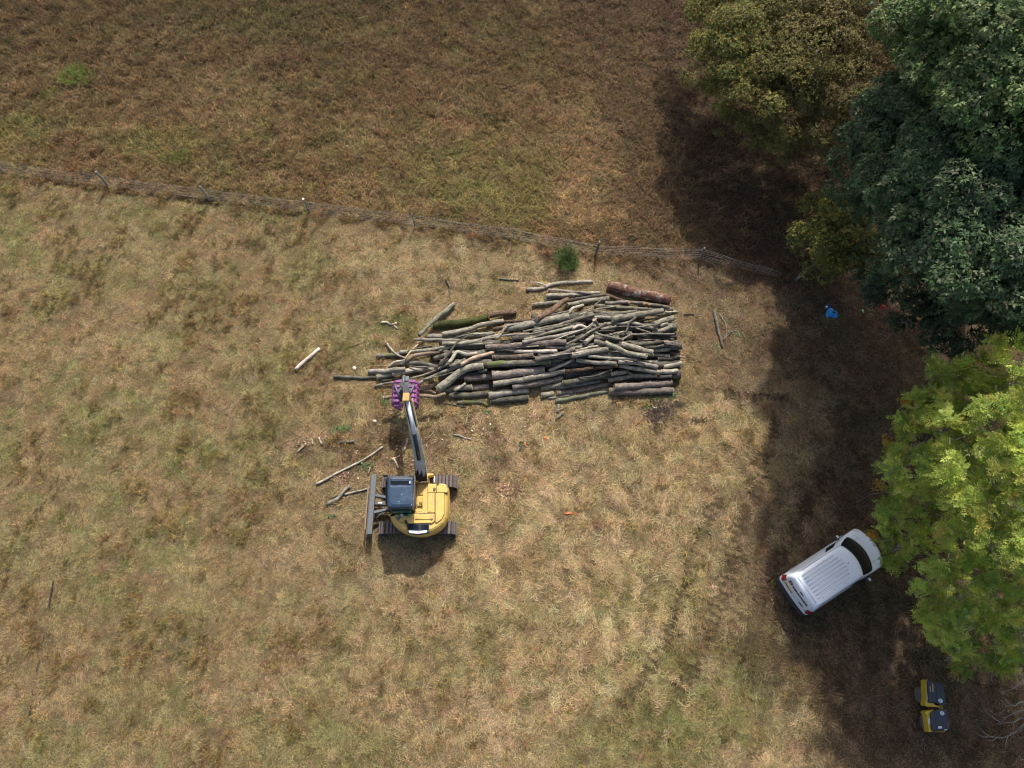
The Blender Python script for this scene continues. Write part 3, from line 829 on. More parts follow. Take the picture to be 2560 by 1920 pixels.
OFF = [cl(2690, 960, 11.5, 1.5), cl(2730, 1060, 11.5, 1.6), cl(2720, 1180, 11, 1.5), cl(2760, 1300, 10.5, 1.5), cl(2690, 1420, 8.5, 1.3), cl(2820, 1000, 12, 1.6), cl(2820, 1180, 11.5, 1.6), cl(2660, 1520, 7, 1.2), cl(2780, 1480, 8, 1.4), cl(2900, 900, 12.5, 1.9), cl(2960, 1010, 12, 2.0), cl(2910, 1110, 12, 1.9), cl(3000, 1160, 11.5, 1.9), cl(2860, 1260, 11, 1.7), cl(2880, 780, 12.5, 1.9), cl(3060, 1010, 13, 2.2), cl(3060, 880, 13, 2.2), cl(2980, 780, 13, 2.1)]
keep_ = np.random.default_rng(3).uniform(0, 1, len(ASH)) > .05
ASH = [q_ for q_, k_ in zip(ASH, keep_) if k_] + [cl(2183, 1350, 3.6, .6), cl(2200, 1388, 3.2, .5)] + OFF
ASH = [((q_[0] + .42, q_[1], q_[2]), r_) for q_, r_ in ASH]
ASH = [(q_, (r_[0] * (.86 if q_[2] < 6.5 else 1.0),) * 2 + (r_[2] * .8,)) for q_, r_ in ASH]
UNDER = [cl(px_, py_, 3.4 + .5 * ((px_ // 10) % 3), .7) for px_ in range(2340, 2640, 62) for py_ in range(960, 1640, 74) if px_ > 2290 + abs(py_ - 1200) * .12]
ASH += UNDER
def feather_tree(CL, dens):
    C_, O_, T_ = [], [], []
    for cen, rad in CL:
        ns = int((4.9 if rad[0] < 1.35 else 9) * rad[0] ** 2) + 2
        dd = rdir(ns * 3); dd = dd[dd[:, 2] > -.05][:ns]
        sc = np.array(cen) + dd * np.array(rad) * rng.uniform(.35, 1.15, (len(dd), 1))
        for q_, dv in zip(sc, dd):
            m = rng.integers(5, 12)
            C_.append(q_ + rng.normal(0, .135, (m, 3))); O_.append(unit(np.repeat(dv[None], m, 0) * .8 + rdir(m) * .4 + [0, 0, .5])); T_.append(np.full(m, rng.normal()))
    return np.concatenate(C_), np.concatenate(O_), np.concatenate(T_)
c, o_, t_ = feather_tree(ASH, 1)
n = len(c); K = 6; LF = 4
cR = np.repeat(c, K, 0); oR = np.repeat(o_, K, 0)
r = rdir(n * K)
d = unit(r - oR * (r * oR).sum(-1, keepdims=True) * .7 + oR * .45)          # leaf stalk directions
Lr = rng.uniform(.20, .34, n * K)
qs = []
for j in range(LF):
    for sgn in (-1, 1):
        t = (j + .7) / LF
        side = unit(np.cross(d, oR + rdir(n * K) * .2))
        b_ = cR + d * (Lr * t)[:, None] - np.array([0, 0, 1]) * (Lr * t * t * .25)[:, None]
        dl = unit(side * sgn + d * .75)
        nr = unit(oR + rdir(n * K) * .35); nr = unit(nr - dl * (nr * dl).sum(-1, keepdims=True))
        qs.append(leaf_quads(b_, dl, nr, rng.uniform(.08, .13, n * K), rng.uniform(.028, .045, n * K)))
b_ = cR + d * Lr[:, None] - np.array([0, 0, 1]) * (Lr * .25)[:, None]
nr = unit(oR + rdir(n * K) * .3); nr = unit(nr - d * (nr * d).sum(-1, keepdims=True))
qs.append(leaf_quads(b_, d, nr, rng.uniform(.09, .13, n * K), rng.uniform(.03, .045, n * K)))
q = np.stack(qs, 1).reshape(-1, 4, 3)
pc = colours([(.44, .52, .085), (.33, .44, .08), (.56, .61, .15), (.22, .33, .065), (.60, .50, .11)], [.3, .3, .2, .15, .05], n, .15) * np.exp(t_ * .12)[:, None]
pc = np.repeat(np.repeat(pc, K, 0) * np.exp(rng.normal(0, .12, (n * K, 1))), LF * 2 + 1, 0)
crown_object(ash, 'crown', q, pc, M['ashleaf'], ash.location)
tr, sp = limbs((ab.x, ab.y, 0), 3.6, ASH, .42, M['limb'], ash.location, 4, .95)
put('trunk', join_tubes(tr, M['limb'], 'trunk', 12), ash); put('branch', join_tubes(sp, M['limb'], 'branch', 5), ash)
# orange-turned leaf tufts at the branch tips
for (px, py, h) in [(2180, 1338, 4.0), (2200, 1215, 5.0), (2225, 1110, 6.0), (2265, 1010, 7.0)]:
    p = P(px, py, h); m = 26
    cc = np.array(p)[None] + rng.normal(0, .12, (m, 3))
    qq = rosettes(cc, unit(rdir(m) + [0, 0, 1]), 6, (.08, .14), (.03, .05), .4)
    o = tag(crown_object(ash, 'leaf_tuft', qq, np.repeat(colours([(.5, .24, .03), (.45, .32, .05), (.26, .3, .06)], [.45, .3, .25], m), 6, 0), M['ashleaf'], ash.location), kind='stuff')
    o['label'] = 'orange leaf tuft'

# --- bare dead branches on the ground, bottom right
def zpx(ox, oy, s, pts, h): return [P(ox + x / s, oy + y / s, hh) for (x, y), hh in zip(pts, h)]
S5 = 7.54
DEAD = [([(1250, 400), (1110, 430), (1040, 485), (880, 490), (840, 570), (740, 640)], .028), ([(740, 640), (660, 640), (570, 575), (480, 560)], .012), ([(1040, 485), (930, 450), (860, 370), (780, 280)], .014),
        ([(880, 490), (800, 400), (700, 330)], .012), ([(1250, 570), (1100, 590), (950, 660), (880, 700), (810, 770)], .024), ([(880, 700), (800, 715), (720, 650)], .012), ([(810, 770), (740, 830), (670, 820)], .01),
        ([(1250, 690), (1130, 730), (1020, 790), (900, 800), (760, 830)], .026), ([(760, 790), (650, 730), (540, 650), (470, 570)], .015), ([(1250, 780), (1160, 880), (1060, 970), (900, 1060), (760, 1090), (560, 1065), (440, 1075), (310, 1010)], .03),
        ([(560, 1065), (430, 970), (350, 870)], .014), ([(700, 1090), (600, 1140), (500, 1140)], .014), ([(900, 1060), (860, 1200), (850, 1290), (790, 1330)], .014), ([(1250, 1070), (1160, 1080), (1120, 1120)], .01),
        ([(1190, -10), (1120, 70), (1010, 150), (830, 230), (820, 290)], .026), ([(830, 230), (740, 200), (690, 150)], .012), ([(1120, 70), (1150, 130), (1140, 210)], .012), ([(830, 240), (690, 240)], .01),
        ([(1150, 880), (1150, 950), (1080, 1000), (1010, 990)], .012), ([(1020, 790), (1000, 900), (1010, 960)], .01), ([(1250, 1480), (1190, 1500), (1100, 1430)], .014)]
o0 = P(2575, 1800)
specs = []
for pts, r_ in DEAD:
    ww = zpx(2400, 1700, S5, pts, [1.1 - .9 * (1200 - min(x, 1200)) / 900 + .15 for x, y in pts])
    ww = [Vector((w.x, w.y, max(w.z, .12))) - Vector((o0.x, o0.y, 0)) for w in ww]
    pp = catmull(ww, 4); k = len(pp)
    specs.append((pp, [r_ * 1.15 * (1 - .7 * i / (k - 1)) for i in range(k)]))
db = empty('bare_dead_branch', (o0.x, o0.y, 0), 'bare grey dead branches sprawling at the bottom right corner', 'dead branches')
put('branch', join_tubes(specs, M['limb'], 'branch', 5), db)

# --- upright green broom bushes and weeds
M['broom'] = leafmat('green broom stems', .2, .3)
def broom(px, py, r, h, n, label, pal, cat='bush', name='broom_bush'):
    b = P(px, py); z = gz(b.x, b.y)
    a = rng.uniform(0, 6.28, n); q_ = np.sqrt(rng.uniform(0, 1, n)) * r * .3
    off_ = rng.normal(0, .38 * r, (6, 2)); wh = rng.choice(6, n, p=[.34, .2, .16, .12, .1, .08])
    base = np.stack([q_ * np.cos(a) + off_[wh, 0], q_ * np.sin(a) + off_[wh, 1], 0 * a], -1)
    a2 = a + rng.normal(0, .5, n)
    sp_ = rng.uniform(.1, 1, n) ** .6 * r / h
    d = unit(np.stack([np.cos(a2) * sp_, np.sin(a2) * sp_, np.ones(n)], -1))
    L_ = rng.uniform(.4, 1.05, n) * h * (1 - .09 * wh)
    nr = unit(rdir(n)); nr = unit(nr - d * (nr * d).sum(-1, keepdims=True))
    q1 = leaf_quads(base, d, nr, L_, np.full(n, .022))
    # side sprigs
    k = 5
    t = rng.uniform(.35, 1, (n * k, 1)); bb = np.repeat(base, k, 0) + np.repeat(d * L_[:, None], k, 0) * t
    dd = unit(np.repeat(d, k, 0) + rdir(n * k) * .8)
    nn_ = rdir(n * k); nn_ = unit(nn_ - dd * (nn_ * dd).sum(-1, keepdims=True))
    q2 = leaf_quads(bb, dd, nn_, rng.uniform(.10, .22, n * k), np.full(n * k, .018))
    cc = colours(*pal, n, .2)
    V = np.concatenate([q1, q2]).reshape(-1, 3)
    me = quads_np(name, V, np.arange(len(V)).reshape(-1, 4), M['broom'], np.repeat(np.concatenate([cc, np.repeat(cc, k, 0)]), 4, 0))
    o = put(name, me, None, (b.x, b.y, z))
    return tag(o, label, cat)
GP = ([(.12, .20, .055), (.09, .15, .05), (.17, .22, .08)], [.5, .3, .2])
OP = ([(.24, .31, .07), (.18, .24, .06), (.31, .31, .09)], [.5, .3, .2])
broom(1413, 650, .8, 1.0, 420, 'bright green broom bush growing against the wire fence above the log pile', GP)
broom(197, 195, .95, .7, 520, 'round green bush in the meadow near the top left corner', OP)
broom(445, 400, .8, .5, 380, 'dark green tuft-like bush in the meadow above the second and third left posts', OP)
broom(125, 240, .9, .35, 240, 'low yellowish green bush left of and below the round green bush', OP)

# ------------------------------------------------------------------ logs
GXN, GYN, GST = 420, 300, .05
HX0, HY0 = -11.5, 9.0
HF = np.zeros((GXN, GYN)) - 9
_xs = HX0 + np.arange(GXN) * GST; _ys = HY0 + np.arange(GYN) * GST
_A, _B = np.meshgrid(_xs, _ys, indexing='ij')
HF = ground_z(_A, _B) + .02
def mound(x, y):
    """how high the heap is meant to be here"""
    yb = np.interp(x, [-8, -4, -1, 2, 8], [15.0, 16.4, 17.6, 18.7, 18.5])
    f = sstep(13.0, 15.0, y) * (1 - sstep(yb - 2.4, yb, y)) * sstep(-8.3, -3.2, x) * (1 - sstep(7.7, 8.6, x))
    return f * 1.35
def footprint(pts, rads):
    """grid cells below a log with the log's half-chord height there and the position along it"""
    P2 = np.array([(p.x, p.y) for p in pts]); R = np.array(rads)
    i0 = max(0, int((P2[:, 0].min() - .5 - HX0) / GST)); i1 = min(GXN, int((P2[:, 0].max() + .5 - HX0) / GST))
    j0 = max(0, int((P2[:, 1].min() - .5 - HY0) / GST)); j1 = min(GYN, int((P2[:, 1].max() + .5 - HY0) / GST))
    if i1 <= i0 or j1 <= j0: return None
    X, Y = _A[i0:i1, j0:j1], _B[i0:i1, j0:j1]
    best = np.full(X.shape, 1e9); tt = np.zeros(X.shape); rr = np.zeros(X.shape)
    m = len(P2) - 1
    for i in range(m):
        a, b = P2[i], P2[i + 1]; d = b - a; l2 = max(d @ d, 1e-9)
        t = ((X - a[0]) * d[0] + (Y - a[1]) * d[1]) / l2
        tc = np.clip(t, 0, 1)
        dist = np.hypot(X - a[0] - tc * d[0], Y - a[1] - tc * d[1])
        k = dist < best
        best[k] = dist[k]; tt[k] = (i + tc[k]) / m; rr[k] = (R[i] + (R[i + 1] - R[i]) * tc[k])
    ok = best < rr
    return (slice(i0, i1), slice(j0, j1)), ok, tt, np.sqrt(np.maximum(rr ** 2 - best ** 2, 0))

def rest(pxpts, rads, cap=.35, sink=.02, lift=None):
    """place a log seen along pixel points so that it lies on what is below; returns world points"""
    n = len(pxpts)
    za = zb = .3
    for it in range(9):
        pts = [P(x, y, za + (zb - za) * i / (n - 1)) for i, (x, y) in enumerate(pxpts)]
        fp = footprint(pts, rads)
        if fp is None: break
        sl, ok, tt, ch = fp
        if ok.sum() < 3: break
        need = (HF[sl] + ch)[ok]; t = tt[ok]
        # a straight support line above what is below, as low as it can be
        A_, B_ = t < .45, t > .55
        qa = np.quantile(need[A_], .93) if A_.any() else need.max()
        qb = np.quantile(need[B_], .93) if B_.any() else need.max()
        na, nb = qa, qb
        res = need - (na + (nb - na) * t)
        up = max(0, np.quantile(res, .93)) * .8
        na, nb = na + up - sink, nb + up - sink
        p0, p1 = pts[0], pts[-1]
        m0, m1 = float(mound(p0.x, p0.y)), float(mound(p1.x, p1.y))
        na = min(na, max(m0, .12) + cap + rads[0]); nb = min(nb, max(m1, .12) + cap + rads[-1])
        if lift: na, nb = lift
        za, zb = za * .4 + na * .6, zb * .4 + nb * .6
    pts = [P(x, y, za + (zb - za) * i / (n - 1)) for i, (x, y) in enumerate(pxpts)]
    fp = footprint(pts, rads)
    if fp:
        sl, ok, tt, ch = fp
        top = (za + (zb - za) * tt) + ch
        h = HF[sl]; h[ok] = np.maximum(h[ok], top[ok]); HF[sl] = h
    return pts

def log_mesh(pts, rads, mat, ends=True, n=12, rough=.05, wob=.018):
    """returns (mesh in the log's own frame with x along it, matrix, end caps)"""
    a, b = pts[0], pts[-1]
    d = (b - a).normalized(); s = Vector((0, 0, 1)).cross(d)
    s = s.normalized() if s.length > .05 else Vector((0, 1, 0)); u = d.cross(s)
    Mx = Matrix((d, s, u)).transposed().to_4x4(); Mx.translation = a
    inv = Mx.inverted()
    tot = (b - a).length
    m = max(len(pts) - 1, int(tot / .14))
    src = [inv @ p for p in pts]; cum = [0]
    for i in range(len(src) - 1): cum.append(cum[-1] + (src[i + 1] - src[i]).length)
    out, rr = [], []
    sd_ = random.uniform(0, 100)
    for i in range(m + 1):
        s_ = cum[-1] * i / m
        k = min(len(src) - 2, max(0, int(np.searchsorted(cum, s_)) - 1))
        t = (s_ - cum[k]) / max(cum[k + 1] - cum[k], 1e-6)
        q = src[k].lerp(src[k + 1], t); r = rads[k] + (rads[k + 1] - rads[k]) * t
        w = wob * (1 if 0 < i < m else 0)
        q = q + Vector((0, (float(vnoise(sd_ + i * .35, 0, 1)) - .5) * w * 5, (float(vnoise(sd_ + i * .35, 9, 2)) - .5) * w * 4))
        out.append(q); rr.append(r * (1 + (float(vnoise(sd_ + i * .5, 3, 3)) - .5) * .17))
    me = tube(out, rr, mat, n, rough, True, 'log')
    # a slightly slanting saw cut
    caps = []
    for q, r, dr in ((out[0], rr[0], (out[0] - out[1]).normalized()), (out[-1], rr[-1], (out[-1] - out[-2]).normalized())):
        ct = tube([q + dr * .0, q + dr * .012], r * .97, M['cut'], n, .02, True, 'cut_end', smooth=False)
        caps.append(ct)
    return me, Mx, caps

LOGS = []
def add_log(label, mat, pxpts, wz, layer=1, cut=None, taper=1.0, name='log', cat='log', group='logs in the pile', extra=None, cap=.35, lift=None, smooth=True):
    LOGS.append(dict(label=label, mat=mat, px=pxpts, w=wz, layer=layer, cut=cut, taper=taper, name=name, cat=cat, group=group, extra=extra, cap=cap, lift=lift))

def parse(reg, s, z=4.424):
    ox, oy = reg
    return [(ox + float(a.split(',')[0]) / z, oy + float(a.split(',')[1]) / z) for a in s.split()]
RA, RB = (820, 660), (1220, 660)
